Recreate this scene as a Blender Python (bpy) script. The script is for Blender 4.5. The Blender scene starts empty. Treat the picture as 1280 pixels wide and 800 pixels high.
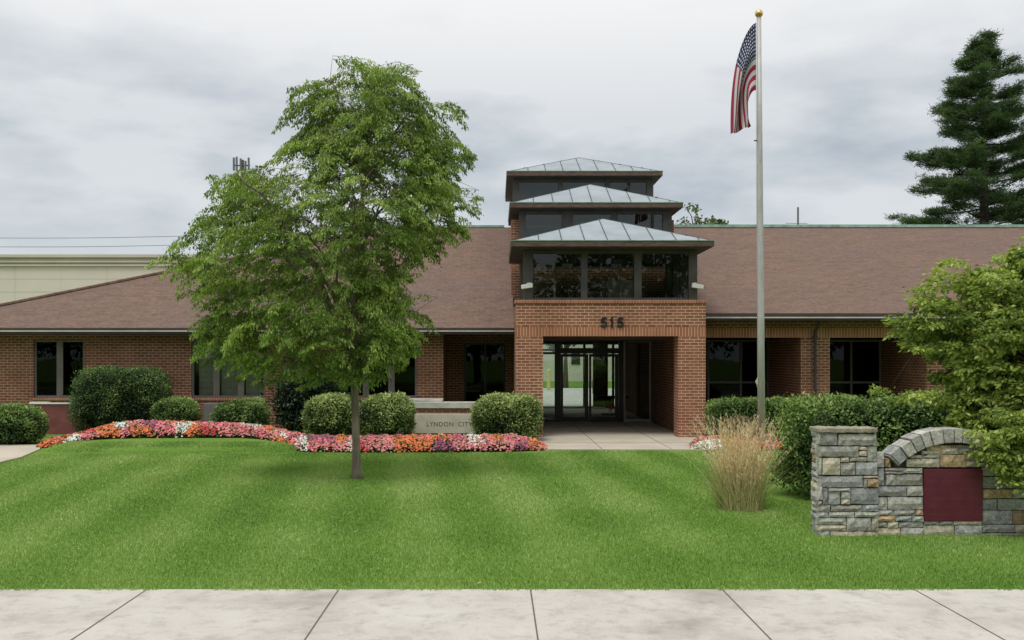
import bpy, math, random
import numpy as np
from mathutils import Vector, Matrix
random.seed(7); rng = np.random.default_rng(7)
C = bpy.context.scene.collection
VX, HY, F, CZ = 620.0, 445.0, 1176.0, 2.1
def S(D): return F / D
def X_(px, D): return (px - VX) * D / F
def Z_(py, D): return CZ - (py - HY) * D / F

# ------------------------------------------------------------------ materials
def nmat(name):
    m = bpy.data.materials.new(name); m.use_nodes = True
    nt = m.node_tree; nt.nodes.clear()
    out = nt.nodes.new('ShaderNodeOutputMaterial')
    return m, nt, out
def N(nt, t, **kw):
    n = nt.nodes.new(t)
    for k, v in kw.items(): setattr(n, k, v)
    return n
def L(nt, a, b): nt.links.new(a, b)
def rgb(c): return (c[0], c[1], c[2], 1)
def mixc(nt, fac, a, b, bt='MIX'):
    n = N(nt, 'ShaderNodeMix', data_type='RGBA', blend_type=bt)
    for s, v in ((n.inputs[0], fac), (n.inputs[6], a), (n.inputs[7], b)):
        if isinstance(v, (int, float)): s.default_value = v
        elif isinstance(v, tuple): s.default_value = rgb(v)
        else: L(nt, v, s)
    return n.outputs[2]
def noise(nt, vec, scale, detail=4, rough=.55):
    n = N(nt, 'ShaderNodeTexNoise'); n.inputs['Scale'].default_value = scale
    n.inputs['Detail'].default_value = detail; n.inputs['Roughness'].default_value = rough
    if vec is not None: L(nt, vec, n.inputs['Vector'])
    return n.outputs['Fac']
def ramp(nt, fac, stops):
    n = N(nt, 'ShaderNodeValToRGB'); L(nt, fac, n.inputs[0])
    e = n.color_ramp.elements
    e[0].position, e[0].color = stops[0][0], rgb(stops[0][1])
    e[1].position, e[1].color = stops[-1][0], rgb(stops[-1][1])
    for p, c in stops[1:-1]:
        q = e.new(p); q.color = rgb(c)
    return n.outputs[0]
def bump(nt, h, strength, dist=.01):
    b = N(nt, 'ShaderNodeBump'); b.inputs['Strength'].default_value = strength
    b.inputs['Distance'].default_value = dist; L(nt, h, b.inputs['Height']); return b.outputs[0]
def pos(nt, scale=None):
    g = N(nt, 'ShaderNodeNewGeometry')
    if scale is None: return g.outputs['Position']
    m = N(nt, 'ShaderNodeVectorMath', operation='MULTIPLY'); L(nt, g.outputs['Position'], m.inputs[0])
    m.inputs[1].default_value = scale; return m.outputs[0]
def plain(name, col, rough=.6, var=.15, nscale=3., metal=0, bumpk=0, bscale=40, spec=.5, vscale=None):
    m, nt, out = nmat(name)
    p = N(nt, 'ShaderNodeBsdfPrincipled'); v = pos(nt, vscale)
    f = noise(nt, v, nscale, 6)
    a = tuple(c * (1 - var) for c in col); b = tuple(min(1, c * (1 + var)) for c in col)
    c = ramp(nt, f, [(.3, a), (.7, b)])
    L(nt, c, p.inputs['Base Color']); p.inputs['Roughness'].default_value = rough
    p.inputs['Metallic'].default_value = metal; p.inputs['Specular IOR Level'].default_value = spec
    if bumpk: L(nt, bump(nt, noise(nt, v, bscale, 5), bumpk), p.inputs['Normal'])
    L(nt, p.outputs[0], out.inputs[0]); return m
def brick_mat(name, c1, c2, mortar, bw=.215, rh=.0765, off=.5, zoff=0., gain=1.):
    m, nt, out = nmat(name); g = N(nt, 'ShaderNodeNewGeometry')
    sp = N(nt, 'ShaderNodeSeparateXYZ'); L(nt, g.outputs['Position'], sp.inputs[0])
    sn = N(nt, 'ShaderNodeSeparateXYZ'); L(nt, g.outputs['True Normal'], sn.inputs[0])
    ab = N(nt, 'ShaderNodeMath', operation='ABSOLUTE'); L(nt, sn.outputs[0], ab.inputs[0])
    gt = N(nt, 'ShaderNodeMath', operation='GREATER_THAN'); L(nt, ab.outputs[0], gt.inputs[0]); gt.inputs[1].default_value = .6
    mx = N(nt, 'ShaderNodeMix', data_type='FLOAT'); L(nt, gt.outputs[0], mx.inputs[0]); L(nt, sp.outputs[0], mx.inputs[2]); L(nt, sp.outputs[1], mx.inputs[3])
    zz = N(nt, 'ShaderNodeMath', operation='ADD'); L(nt, sp.outputs[2], zz.inputs[0]); zz.inputs[1].default_value = zoff
    cb = N(nt, 'ShaderNodeCombineXYZ'); L(nt, mx.outputs[0], cb.inputs[0]); L(nt, zz.outputs[0], cb.inputs[1])
    b = N(nt, 'ShaderNodeTexBrick'); L(nt, cb.outputs[0], b.inputs['Vector'])
    b.offset = off; b.inputs['Scale'].default_value = 1; b.inputs['Brick Width'].default_value = bw
    b.inputs['Row Height'].default_value = rh; b.inputs['Mortar Size'].default_value = .0085
    b.inputs['Mortar Smooth'].default_value = .3; b.inputs['Bias'].default_value = 0
    b.inputs['Color1'].default_value = rgb(tuple(c * gain for c in c1)); b.inputs['Color2'].default_value = rgb(tuple(c * gain for c in c2))
    b.inputs['Mortar'].default_value = rgb(mortar)
    n1 = noise(nt, cb.outputs[0], 1.1, 5)
    c = mixc(nt, ramp(nt, n1, [(.35, (0, 0, 0)), (.7, (.45, .45, .45))]), b.outputs['Color'], (c1[0] * .55, c1[1] * .5, c1[2] * .5))
    n2 = noise(nt, cb.outputs[0], 45, 3)
    c = mixc(nt, .35, c, ramp(nt, n2, [(.3, (.35, .35, .35)), (.7, (.75, .75, .75))]), 'OVERLAY')
    p = N(nt, 'ShaderNodeBsdfPrincipled'); L(nt, c, p.inputs['Base Color']); p.inputs['Roughness'].default_value = .9
    p.inputs['Specular IOR Level'].default_value = .2
    L(nt, bump(nt, b.outputs['Fac'], -.5, .006), p.inputs['Normal'])
    L(nt, p.outputs[0], out.inputs[0]); return m
def glass_mat(name, tint, refl=1.0):
    m, nt, out = nmat(name)
    t = N(nt, 'ShaderNodeBsdfTransparent'); t.inputs[0].default_value = rgb(tint)
    g = N(nt, 'ShaderNodeBsdfGlossy'); g.inputs['Color'].default_value = (.95, 1, 1, 1); g.inputs['Roughness'].default_value = .012
    b = N(nt, 'ShaderNodeBump'); b.inputs['Strength'].default_value = .05; b.inputs['Distance'].default_value = .02
    L(nt, noise(nt, pos(nt), 1.3, 2), b.inputs['Height']); L(nt, b.outputs[0], g.inputs['Normal'])
    fr = N(nt, 'ShaderNodeFresnel'); fr.inputs[0].default_value = 1.55
    mm = N(nt, 'ShaderNodeMath', operation='MULTIPLY'); L(nt, fr.outputs[0], mm.inputs[0]); mm.inputs[1].default_value = refl
    mx = N(nt, 'ShaderNodeMixShader'); L(nt, mm.outputs[0], mx.inputs[0]); L(nt, t.outputs[0], mx.inputs[1]); L(nt, g.outputs[0], mx.inputs[2])
    L(nt, mx.outputs[0], out.inputs[0]); return m
def leaf_mat(name, trans=.35, rough=.55, spec=.3, gain=1.):
    m, nt, out = nmat(name)
    a = N(nt, 'ShaderNodeAttribute', attribute_name='Col')
    p = N(nt, 'ShaderNodeBsdfPrincipled'); L(nt, a.outputs['Color'], p.inputs['Base Color'])
    p.inputs['Roughness'].default_value = rough; p.inputs['Specular IOR Level'].default_value = spec
    t = N(nt, 'ShaderNodeBsdfTranslucent')
    c = mixc(nt, 1., a.outputs['Color'], (.95, 1., .45), 'MULTIPLY'); L(nt, c, t.inputs[0])
    mx = N(nt, 'ShaderNodeMixShader'); mx.inputs[0].default_value = trans
    L(nt, p.outputs[0], mx.inputs[1]); L(nt, t.outputs[0], mx.inputs[2]); L(nt, mx.outputs[0], out.inputs[0]); return m
def attr_mat(name, rough=.85, bumpk=.5, bscale=30, dark=.5, nscale=9):
    m, nt, out = nmat(name)
    a = N(nt, 'ShaderNodeAttribute', attribute_name='Col'); v = pos(nt)
    f = noise(nt, v, nscale, 8, .7)
    c = mixc(nt, ramp(nt, f, [(.35, (dark, dark, dark)), (.62, (0, 0, 0))]), a.outputs['Color'], (.05, .05, .045))
    f2 = noise(nt, v, nscale * 4, 6, .7)
    c = mixc(nt, .55, c, ramp(nt, f2, [(.3, (.25, .25, .25)), (.7, (.8, .8, .78))]), 'OVERLAY')
    p = N(nt, 'ShaderNodeBsdfPrincipled'); L(nt, c, p.inputs['Base Color']); p.inputs['Roughness'].default_value = rough
    p.inputs['Specular IOR Level'].default_value = .2
    L(nt, bump(nt, f2, bumpk, .02), p.inputs['Normal'])
    L(nt, p.outputs[0], out.inputs[0]); return m

M = {}
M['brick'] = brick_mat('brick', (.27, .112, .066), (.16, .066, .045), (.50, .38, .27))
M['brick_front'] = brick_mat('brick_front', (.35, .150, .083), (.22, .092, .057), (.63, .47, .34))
M['soldier'] = brick_mat('soldier', (.42, .18, .095), (.30, .12, .068), (.60, .44, .31), bw=.078, rh=.6, off=0., zoff=.0)
M['rowlock'] = brick_mat('rowlock', (.44, .20, .12), (.31, .13, .08), (.52, .39, .30), bw=.0715, rh=.9, off=0., zoff=.4)
# shingles
m, nt, out = nmat('shingles')
b = N(nt, 'ShaderNodeTexBrick'); v = pos(nt); L(nt, v, b.inputs['Vector'])
b.inputs['Scale'].default_value = 1; b.inputs['Brick Width'].default_value = .32; b.inputs['Row Height'].default_value = .145
b.inputs['Mortar Size'].default_value = .008; b.inputs['Color1'].default_value = (.195, .133, .108, 1); b.inputs['Color2'].default_value = (.145, .100, .083, 1)
b.inputs['Mortar'].default_value = (.10, .074, .068, 1); b.inputs['Mortar Smooth'].default_value = .5
w = noise(nt, pos(nt, (.5, 1.8, 1)), 2.2, 7, .75)
c = mixc(nt, ramp(nt, w, [(.38, (0, 0, 0)), (.62, (.55, .55, .55))]), b.outputs[0], (.21, .134, .098))
w2 = noise(nt, pos(nt, (.5, .5, .5)), .8, 5)
c = mixc(nt, ramp(nt, w2, [(.4, (0, 0, 0)), (.75, (.5, .5, .5))]), c, (.140, .112, .102))
w3 = noise(nt, pos(nt, (1.2, 6, 1)), 7, 5)
c = mixc(nt, .75, c, ramp(nt, w3, [(.3, (.28, .28, .28)), (.7, (.72, .72, .72))]), 'OVERLAY')
p = N(nt, 'ShaderNodeBsdfPrincipled'); L(nt, c, p.inputs['Base Color']); p.inputs['Roughness'].default_value = .95; p.inputs['Specular IOR Level'].default_value = .1
L(nt, bump(nt, w3, .3, .02), p.inputs['Normal']); L(nt, p.outputs[0], out.inputs[0]); M['shingles'] = m

M['dark_wood'] = plain('dark_wood', (.055, .042, .036), .75, .35, 5, vscale=(.6, .6, 5))
M['fascia'] = plain('fascia', (.10, .066, .048), .8, .45, 3, vscale=(1.5, 1.5, 8))
M['brown_metal'] = plain('brown_metal', (.05, .036, .032), .5, .2)
M['soffit'] = plain('soffit', (.12, .10, .088), .85, .15)
M['gutter'] = plain('gutter', (.52, .49, .47), .5, .15)
M['post'] = plain('post', (.075, .066, .062), .65, .25, 3)
M['frame'] = plain('frame', (.15, .135, .12), .6, .15)
M['black_frame'] = plain('black_frame', (.013, .013, .013), .35, .1)
M['grey_frame'] = plain('grey_frame', (.38, .40, .39), .4, .1)
M['glass'] = glass_mat('glass', (.80, .82, .78), .55)
M['glass_clear'] = glass_mat('glass_clear', (.86, .9, .88), .7)
M['glass_dark'] = glass_mat('glass_dark', (.40, .42, .41), .30)
M['glass_sky'] = glass_mat('glass_sky', (.6, .62, .6), 1.2)
M['copper'] = plain('copper', (.29, .335, .36), .7, .14, 1.5, bumpk=.05, bscale=3)
M['copper_edge'] = plain('copper_edge', (.27, .42, .33), .7, .3, 4)
M['seam'] = plain('seam', (.07, .11, .10), .9, .2, spec=.1)
M['concrete'] = plain('concrete', (.47, .42, .335), .9, .12, 1.2, bumpk=.15)
M['concrete_grey'] = plain('concrete_grey', (.5, .48, .44), .9, .12, 1.2, bumpk=.15)
m, nt, out = nmat('old_concrete'); v = pos(nt)
c = ramp(nt, noise(nt, v, .9, 8, .65), [(.3, (.34, .32, .285)), (.5, (.50, .475, .43)), (.7, (.56, .54, .49))])
c = mixc(nt, ramp(nt, noise(nt, v, 5, 8, .75), [(.5, (0, 0, 0)), (.72, (.6, .6, .6))]), c, (.24, .22, .19))
vo = N(nt, 'ShaderNodeTexVoronoi', feature='DISTANCE_TO_EDGE'); vo.inputs['Scale'].default_value = .38
wp = N(nt, 'ShaderNodeVectorMath', operation='ADD'); L(nt, v, wp.inputs[0]); nn = N(nt, 'ShaderNodeTexNoise'); nn.inputs['Scale'].default_value = 2.5; L(nt, v, nn.inputs['Vector']); L(nt, nn.outputs['Color'], wp.inputs[1]); L(nt, wp.outputs[0], vo.inputs['Vector'])
c = mixc(nt, ramp(nt, vo.outputs['Distance'], [(0., (.12, .12, .12)), (.004, (0, 0, 0))]), c, (.10, .09, .075))
f = noise(nt, v, 160, 4, .8); c = mixc(nt, .5, c, ramp(nt, f, [(.3, (.25, .25, .25)), (.7, (.75, .75, .75))]), 'OVERLAY')
p = N(nt, 'ShaderNodeBsdfPrincipled'); L(nt, c, p.inputs['Base Color']); p.inputs['Roughness'].default_value = .95; p.inputs['Specular IOR Level'].default_value = .15
L(nt, bump(nt, f, .4, .003), p.inputs['Normal']); L(nt, p.outputs[0], out.inputs[0]); M['old_concrete'] = m
M['joint'] = plain('joint', (.12, .10, .08), .9)
M['limestone'] = plain('limestone', (.56, .51, .43), .85, .14, 4, bumpk=.15)
M['letter_cut'] = plain('letter_cut', (.12, .10, .085), .9, .1)
M['coping'] = plain('coping', (.44, .44, .39), .85, .3, 3, bumpk=.2)
M['interior'] = plain('interior', (.16, .13, .10), .9, .1)
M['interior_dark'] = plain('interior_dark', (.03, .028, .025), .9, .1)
M['blind'] = plain('blind', (.62, .60, .56), .7, .1)
M['tan_wall'] = plain('tan_wall', (.66, .60, .52), .9, .06, .6)
M['tan_trim'] = plain('tan_trim', (.56, .51, .42), .9, .08, .8)
M['white_paint'] = plain('white_paint', (.75, .75, .72), .45, .05)
M['sign_metal'] = plain('sign_metal', (.012, .012, .012), .4, .1)
M['steel'] = plain('steel', (.46, .455, .44), .5, .16, 8, metal=.1, vscale=(3, 3, .5))
M['gold'] = plain('gold', (.7, .48, .15), .3, .1, metal=1)
M['rope'] = plain('rope', (.4, .36, .28), .9, .1)
M['red_panel'] = plain('red_panel', (.17, .05, .045), .7, .25, 4)
M['utility'] = plain('utility', (.17, .16, .15), .6, .15)
M['bark'] = plain('bark', (.20, .165, .125), .95, .4, 14, bumpk=1, bscale=30, vscale=(1, 1, .22))
M['bark_dark'] = plain('bark_dark', (.055, .042, .033), .95, .4, 10, bumpk=.8, bscale=20, vscale=(1, 1, .25))
M['leaf'] = leaf_mat('leaf', .38)
M['bush_leaf'] = leaf_mat('bush_leaf', .22, .45, .35)
M['petal'] = leaf_mat('petal', .12, .6, .1)
# petals: keep their own colour in translucency
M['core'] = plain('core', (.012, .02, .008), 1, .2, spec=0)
M['stone'] = attr_mat('stone')
M['mortar'] = plain('mortar', (.06, .055, .048), 1, .3, 12, bumpk=.6, bscale=30)
M['yellow'] = plain('yellow', (.62, .56, .22), .5, .1)
M['asphalt'] = plain('asphalt', (.055, .055, .057), .9, .15, 3, bumpk=.3)
M['soil'] = plain('soil', (.035, .024, .015), 1, .4, 8)
M['wire'] = plain('wire', (.22, .23, .24), .6, .1)
M['mast'] = plain('mast', (.13, .13, .14), .6, .1)

# plaque: maroon with faint worn relief
m, nt, out = nmat('plaque'); v = pos(nt)
f = noise(nt, v, 5, 5); c = ramp(nt, f, [(.3, (.095, .010, .024)), (.7, (.135, .018, .036))])
wv = N(nt, 'ShaderNodeTexWave'); wv.bands_direction = 'Z'; wv.inputs['Scale'].default_value = 3.3; wv.inputs['Distortion'].default_value = 2; L(nt, v, wv.inputs['Vector'])
f2 = noise(nt, pos(nt, (1, 1, .45)), 46, 3)
mul = N(nt, 'ShaderNodeMath', operation='MULTIPLY'); L(nt, wv.outputs['Fac'], mul.inputs[0]); L(nt, f2, mul.inputs[1])
c = mixc(nt, ramp(nt, mul.outputs[0], [(.42, (0, 0, 0)), (.6, (.28, .28, .28))]), c, (.11, .06, .045))
p = N(nt, 'ShaderNodeBsdfPrincipled'); L(nt, c, p.inputs['Base Color']); p.inputs['Roughness'].default_value = .42
L(nt, bump(nt, mul.outputs[0], .15, .005), p.inputs['Normal']); L(nt, p.outputs[0], out.inputs[0]); M['plaque'] = m

# ground grass
m, nt, out = nmat('ground_grass'); v = pos(nt)
rot = N(nt, 'ShaderNodeMapping'); L(nt, v, rot.inputs['Vector']); rot.inputs['Rotation'].default_value = (0, 0, math.radians(-40))
n1 = noise(nt, v, .8, 6); n2 = noise(nt, v, 28, 6, .7)
c = ramp(nt, n1, [(.3, (.11, .205, .036)), (.7, (.15, .255, .05))])
c = mixc(nt, .7, c, ramp(nt, n2, [(.3, (.25, .25, .25)), (.7, (.8, .8, .8))]), 'OVERLAY')
p = N(nt, 'ShaderNodeBsdfPrincipled'); L(nt, c, p.inputs['Base Color']); p.inputs['Roughness'].default_value = 1; p.inputs['Specular IOR Level'].default_value = .05
L(nt, bump(nt, n2, .8, .03), p.inputs['Normal']); L(nt, p.outputs[0], out.inputs[0]); M['ground'] = m

# flag
m, nt, out = nmat('flag_cloth'); uv = N(nt, 'ShaderNodeUVMap'); sp = N(nt, 'ShaderNodeSeparateXYZ'); L(nt, uv.outputs[0], sp.inputs[0])
def MA(op, a, b=None):
    n = N(nt, 'ShaderNodeMath', operation=op)
    for s, x in ((n.inputs[0], a), (n.inputs[1], b)):
        if x is None: continue
        if isinstance(x, (int, float)): s.default_value = x
        else: L(nt, x, s)
    return n.outputs[0]
st = MA('GREATER_THAN', MA('MODULO', MA('MULTIPLY', sp.outputs[1], 13), 2), 1)
c = mixc(nt, st, (.28, .014, .04), (.52, .50, .50))
can = MA('MULTIPLY', MA('LESS_THAN', sp.outputs[0], .4), MA('LESS_THAN', sp.outputs[1], 7 / 13))
sx = MA('ABSOLUTE', MA('SINE', MA('MULTIPLY', sp.outputs[0], math.pi * 11 / .4))); sy = MA('ABSOLUTE', MA('SINE', MA('MULTIPLY', sp.outputs[1], math.pi * 9 * 13 / 7)))
par = MA('GREATER_THAN', MA('MULTIPLY', sx, sy), .72)
cc = mixc(nt, par, (.012, .018, .075), (.6, .6, .6))
c = mixc(nt, can, c, cc)
p = N(nt, 'ShaderNodeBsdfPrincipled'); L(nt, c, p.inputs['Base Color']); p.inputs['Roughness'].default_value = .9
L(nt, p.outputs[0], out.inputs[0]); M['flag'] = m

# ------------------------------------------------------------------ mesh helpers
class MB:
    def __init__(s): s.v = []; s.f = []; s.m = []; s.c = []
    def add(s, vs, fs, mi=0, col=None):
        o = len(s.v); s.v += [tuple(x) for x in vs]; s.f += [tuple(i + o for i in f) for f in fs]; s.m += [mi] * len(fs)
        s.c += [col or (1, 1, 1)] * len(vs)
        return s
    def box(s, x0, x1, y0, y1, z0, z1, mi=0, col=None, j=0):
        vs = [(x, y, z) for x in (x0, x1) for y in (y0, y1) for z in (z0, z1)]
        if j: vs = [tuple(a + random.uniform(-j, j) for a in q) for q in vs]
        return s.add(vs, [(0, 1, 3, 2), (4, 6, 7, 5), (0, 4, 5, 1), (2, 3, 7, 6), (0, 2, 6, 4), (1, 5, 7, 3)], mi, col)
    def prism(s, poly, y0, y1, mi=0, col=None):            # poly in (x,z), extruded in y
        n = len(poly); vs = [(x, y0, z) for x, z in poly] + [(x, y1, z) for x, z in poly]
        fs = [tuple(range(n)), tuple(range(2 * n - 1, n - 1, -1))] + [(i, n + i, n + (i + 1) % n, (i + 1) % n) for i in range(n)]
        return s.add(vs, fs, mi, col)
    def slab(s, poly, z0, z1, mi=0):                       # poly in (x,y)
        n = len(poly); vs = [(x, y, z0) for x, y in poly] + [(x, y, z1) for x, y in poly]
        fs = [tuple(range(n))[::-1], tuple(range(n, 2 * n))] + [(i, (i + 1) % n, n + (i + 1) % n, n + i) for i in range(n)]
        return s.add(vs, fs, mi)
    def tube(s, pts, rs, seg=8, mi=0, col=None):
        pts = [Vector(p) for p in pts]; rings = []; up = Vector((0, .3, 1)).normalized()
        for i, p in enumerate(pts):
            d = (pts[min(i + 1, len(pts) - 1)] - pts[max(i - 1, 0)])
            d = d.normalized() if d.length > 1e-9 else Vector((0, 0, 1))
            a = d.cross(Vector((1, 0, 0)) if abs(d.x) < .8 else Vector((0, 1, 0))).normalized(); b = d.cross(a)
            r = rs[i] if hasattr(rs, '__len__') else rs
            rings += [p + (a * math.cos(t) + b * math.sin(t)) * r for t in [2 * math.pi * k / seg for k in range(seg)]]
        n = len(pts)
        fs = [(i * seg + k, i * seg + (k + 1) % seg, (i + 1) * seg + (k + 1) % seg, (i + 1) * seg + k) for i in range(n - 1) for k in range(seg)]
        fs += [tuple(range(seg))[::-1], tuple(range((n - 1) * seg, n * seg))]
        return s.add(rings, fs, mi, col)
    def sphere(s, c, r, mi=0, u=12, w=8, sc=(1, 1, 1)):
        vs = []; fs = []
        for i in range(w + 1):
            th = math.pi * i / w
            for k in range(u):
                ph = 2 * math.pi * k / u
                vs.append((c[0] + r * sc[0] * math.sin(th) * math.cos(ph), c[1] + r * sc[1] * math.sin(th) * math.sin(ph), c[2] + r * sc[2] * math.cos(th)))
        for i in range(w):
            for k in range(u): fs.append((i * u + k, (i + 1) * u + k, (i + 1) * u + (k + 1) % u, i * u + (k + 1) % u))
        return s.add(vs, fs, mi)
    def build(s, name, mats, parent=None, bevel=0, smooth=False, color=False):
        me = bpy.data.meshes.new(name); me.from_pydata(s.v, [], s.f)
        for q in (mats if isinstance(mats, (list, tuple)) else [mats]): me.materials.append(M[q])
        me.polygons.foreach_set('material_index', s.m)
        if color:
            a = me.color_attributes.new('Col', 'FLOAT_COLOR', 'POINT')
            a.data.foreach_set('color', np.array([(*c, 1) for c in s.c], dtype=np.float32).ravel())
        if smooth: me.polygons.foreach_set('use_smooth', [True] * len(s.f))
        me.update(); o = bpy.data.objects.new(name, me); C.objects.link(o)
        if parent is not None: child(o, parent)
        if bevel:
            b = o.modifiers.new('bevel', 'BEVEL'); b.width = bevel; b.segments = 2; b.limit_method = 'ANGLE'
        return o
def child(o, parent):
    o.parent = parent
    # meshes are built in world coordinates: only the Empty at a thing's base is moved
    if parent.type == 'EMPTY': o.matrix_parent_inverse = Matrix.Translation(parent.location).inverted()
def tag(o, label=None, cat=None, group=None, kind=None):
    for k, v in (('label', label), ('category', cat), ('group', group), ('kind', kind)):
        if v: o[k] = v
    return o
def thing(name, loc, label, cat, group=None):
    o = bpy.data.objects.new(name, None); C.objects.link(o); o.location = loc
    return tag(o, label, cat, group)
def npmesh(name, V, Fc, cols, mat, parent=None, nper=4):
    me = bpy.data.meshes.new(name); nv = len(V); nf = len(Fc)
    me.vertices.add(nv); me.vertices.foreach_set('co', V.astype(np.float32).ravel())
    me.loops.add(nf * nper); me.loops.foreach_set('vertex_index', Fc.astype(np.int32).ravel())
    me.polygons.add(nf); me.polygons.foreach_set('loop_start', np.arange(nf, dtype=np.int32) * nper)
    me.update(calc_edges=True)
    if cols is not None:
        a = me.color_attributes.new('Col', 'FLOAT_COLOR', 'POINT')
        a.data.foreach_set('color', np.c_[cols, np.ones(nv)].astype(np.float32).ravel())
    me.materials.append(M[mat]); me.validate()
    o = bpy.data.objects.new(name, me); C.objects.link(o)
    if parent is not None: child(o, parent)
    return o
def nrm(a): return a / (np.linalg.norm(a, axis=1, keepdims=True) + 1e-9)
def leaf_geo(P, D, U, ln, wd, cols, droop=.25):
    """diamond leaves: P base, D direction, U normal-ish"""
    D = nrm(D); W = nrm(np.cross(D, U)); Nn = np.cross(W, D)
    ln = ln[:, None]; wd = wd[:, None]
    V = np.stack([P, P + D * ln * .45 + W * wd * .5, P + D * ln - Nn * ln * droop, P + D * ln * .45 - W * wd * .5], 1).reshape(-1, 3)
    Fc = np.arange(len(P) * 4).reshape(-1, 4)
    return V, Fc, np.repeat(cols, 4, 0)
def leafcols(n, base, dark, light, t=None):
    t = rng.random(n) if t is None else np.clip(t, 0, 1)
    base, dark, light = map(np.array, (base, dark, light))
    lo = dark + (base - dark) * np.clip(t * 2, 0, 1)[:, None]; hi = (light - base) * np.clip(t * 2 - 1, 0, 1)[:, None]
    return (lo + hi) * rng.uniform(.82, 1.18, (n, 1))
def vnoise(P, seed=0, freqs=((1.3, .5), (2.9, .3), (6.1, .2))):
    r = np.random.default_rng(seed); o = np.zeros(len(P))
    for f, a in freqs:
        for _ in range(3):
            k = r.normal(size=3); k /= np.linalg.norm(k); o += a * np.sin(P @ (k * f) * 2 + r.uniform(0, 6.28)) / 1.7
    return o

# ------------------------------------------------------------------ camera, world, sun
cam = bpy.data.cameras.new('camera'); co = bpy.data.objects.new('camera', cam); C.objects.link(co)
co.location = (0, 0, CZ); co.rotation_euler = (math.radians(90), 0, 0)
cam.sensor_width = 36; cam.lens = 36 * F / 1280; cam.shift_x = (640 - VX) / 1280; cam.shift_y = (HY - 400) / 1280
cam.clip_start = .05; cam.clip_end = 3000; bpy.context.scene.camera = co
sc = bpy.context.scene
sc.view_settings.view_transform = 'Standard'; sc.view_settings.look = 'None'; sc.view_settings.exposure = 0
ELEV, AZ = math.radians(66), math.radians(215)
w = bpy.data.worlds.new('World'); sc.world = w; w.use_nodes = True; nt = w.node_tree; nt.nodes.clear()
wo = N(nt, 'ShaderNodeOutputWorld'); sky = N(nt, 'ShaderNodeTexSky', sky_type='NISHITA', sun_disc=False)
sky.sun_elevation = ELEV; sky.sun_rotation = AZ
bg1 = N(nt, 'ShaderNodeBackground'); bg1.inputs[1].default_value = .06; L(nt, sky.outputs[0], bg1.inputs[0])
tc = N(nt, 'ShaderNodeTexCoord'); sp = N(nt, 'ShaderNodeSeparateXYZ'); L(nt, tc.outputs['Generated'], sp.inputs[0])
mp = N(nt, 'ShaderNodeMapping'); L(nt, tc.outputs['Generated'], mp.inputs['Vector']); mp.inputs['Scale'].default_value = (1.3, 1.3, 3.6); mp.inputs['Location'].default_value = (3.1, .4, 1.7)
n1 = noise(nt, mp.outputs[0], 2.3, 6, .5)
mp2 = N(nt, 'ShaderNodeMapping'); L(nt, tc.outputs['Generated'], mp2.inputs['Vector']); mp2.inputs['Scale'].default_value = (2.0, 2.0, 5.5); mp2.inputs['Location'].default_value = (.7, 5.4, .3)
n2 = noise(nt, mp2.outputs[0], 4.5, 5, .5)
ad = N(nt, 'ShaderNodeMath', operation='MULTIPLY_ADD'); L(nt, n2, ad.inputs[0]); ad.inputs[1].default_value = .4; 
ad2 = N(nt, 'ShaderNodeMath', operation='MULTIPLY'); L(nt, n1, ad2.inputs[0]); ad2.inputs[1].default_value = .6; L(nt, ad2.outputs[0], ad.inputs[2])
cl = ramp(nt, ad.outputs[0], [(.37, (.43, .49, .56)), (.47, (.58, .63, .68)), (.57, (.74, .77, .80))])
hz = ramp(nt, sp.outputs[2], [(.0, (.66, .66, .66)), (.10, (.55, .55, .55)), (.17, (.0, .0, .0))])
cl = mixc(nt, hz, cl, (.73, .77, .80))
zen = ramp(nt, sp.outputs[2], [(.24, (0, 0, 0)), (.38, (1, 1, 1))])
cl = mixc(nt, zen, cl, (1.0, 1.0, 1.0))
bg2 = N(nt, 'ShaderNodeBackground'); L(nt, cl, bg2.inputs[0]); bg2.inputs[1].default_value = 1.0
mx = N(nt, 'ShaderNodeMixShader'); mx.inputs[0].default_value = .94; L(nt, bg1.outputs[0], mx.inputs[1]); L(nt, bg2.outputs[0], mx.inputs[2])
L(nt, mx.outputs[0], wo.inputs[0])
sun = bpy.data.lights.new('sun', 'SUN'); sun.energy = 1.9; sun.angle = math.radians(25); sun.color = (1, .97, .92)
so = bpy.data.objects.new('sun', sun); C.objects.link(so)
dv = Vector((math.sin(AZ) * math.cos(ELEV), math.cos(AZ) * math.cos(ELEV), math.sin(ELEV)))
so.rotation_euler = dv.to_track_quat('Z', 'Y').to_euler()

# ------------------------------------------------------------------ ground
tag(MB().add([(-600, -500, 0), (600, -500, 0), (600, 900, 0), (-600, 900, 0)], [(0, 1, 2, 3)]).build('ground', 'ground'), kind='structure')
b = MB()
b.slab([(-40, 6.6), (40, 6.6), (40, 8.35), (-40, 8.35)], -.1, .03)
b.box(-40, 40, 8.351, 8.40, -.1, .012, 2)
for i in range(-20, 21): b.box(i * 1.7 + .3, i * 1.7 + .312, 6.62, 8.33, .02, .033, 1)
tag(b.build('pavement', ['old_concrete', 'joint', 'soil']), kind='structure')
tag(MB().slab([(-60, -6), (60, -6), (60, 5.4), (-60, 5.4)], -.2, .006).build('road', 'asphalt'), kind='structure')
tag(MB().slab([(-60, 5.42), (60, 5.42), (60, 5.58), (-60, 5.58)], -.2, .12).build('kerb', 'concrete_grey'), kind='structure')
b = MB()
pl = [(X_(680, 20.9), 20.9), (X_(890, 20.85), 20.85), (5.5, 23.9), (4.885, 24.4), (4.885, 29.3), (.9, 29.3), (1.0, 22.5)]
b.slab(pl, -.1, .03)
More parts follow.
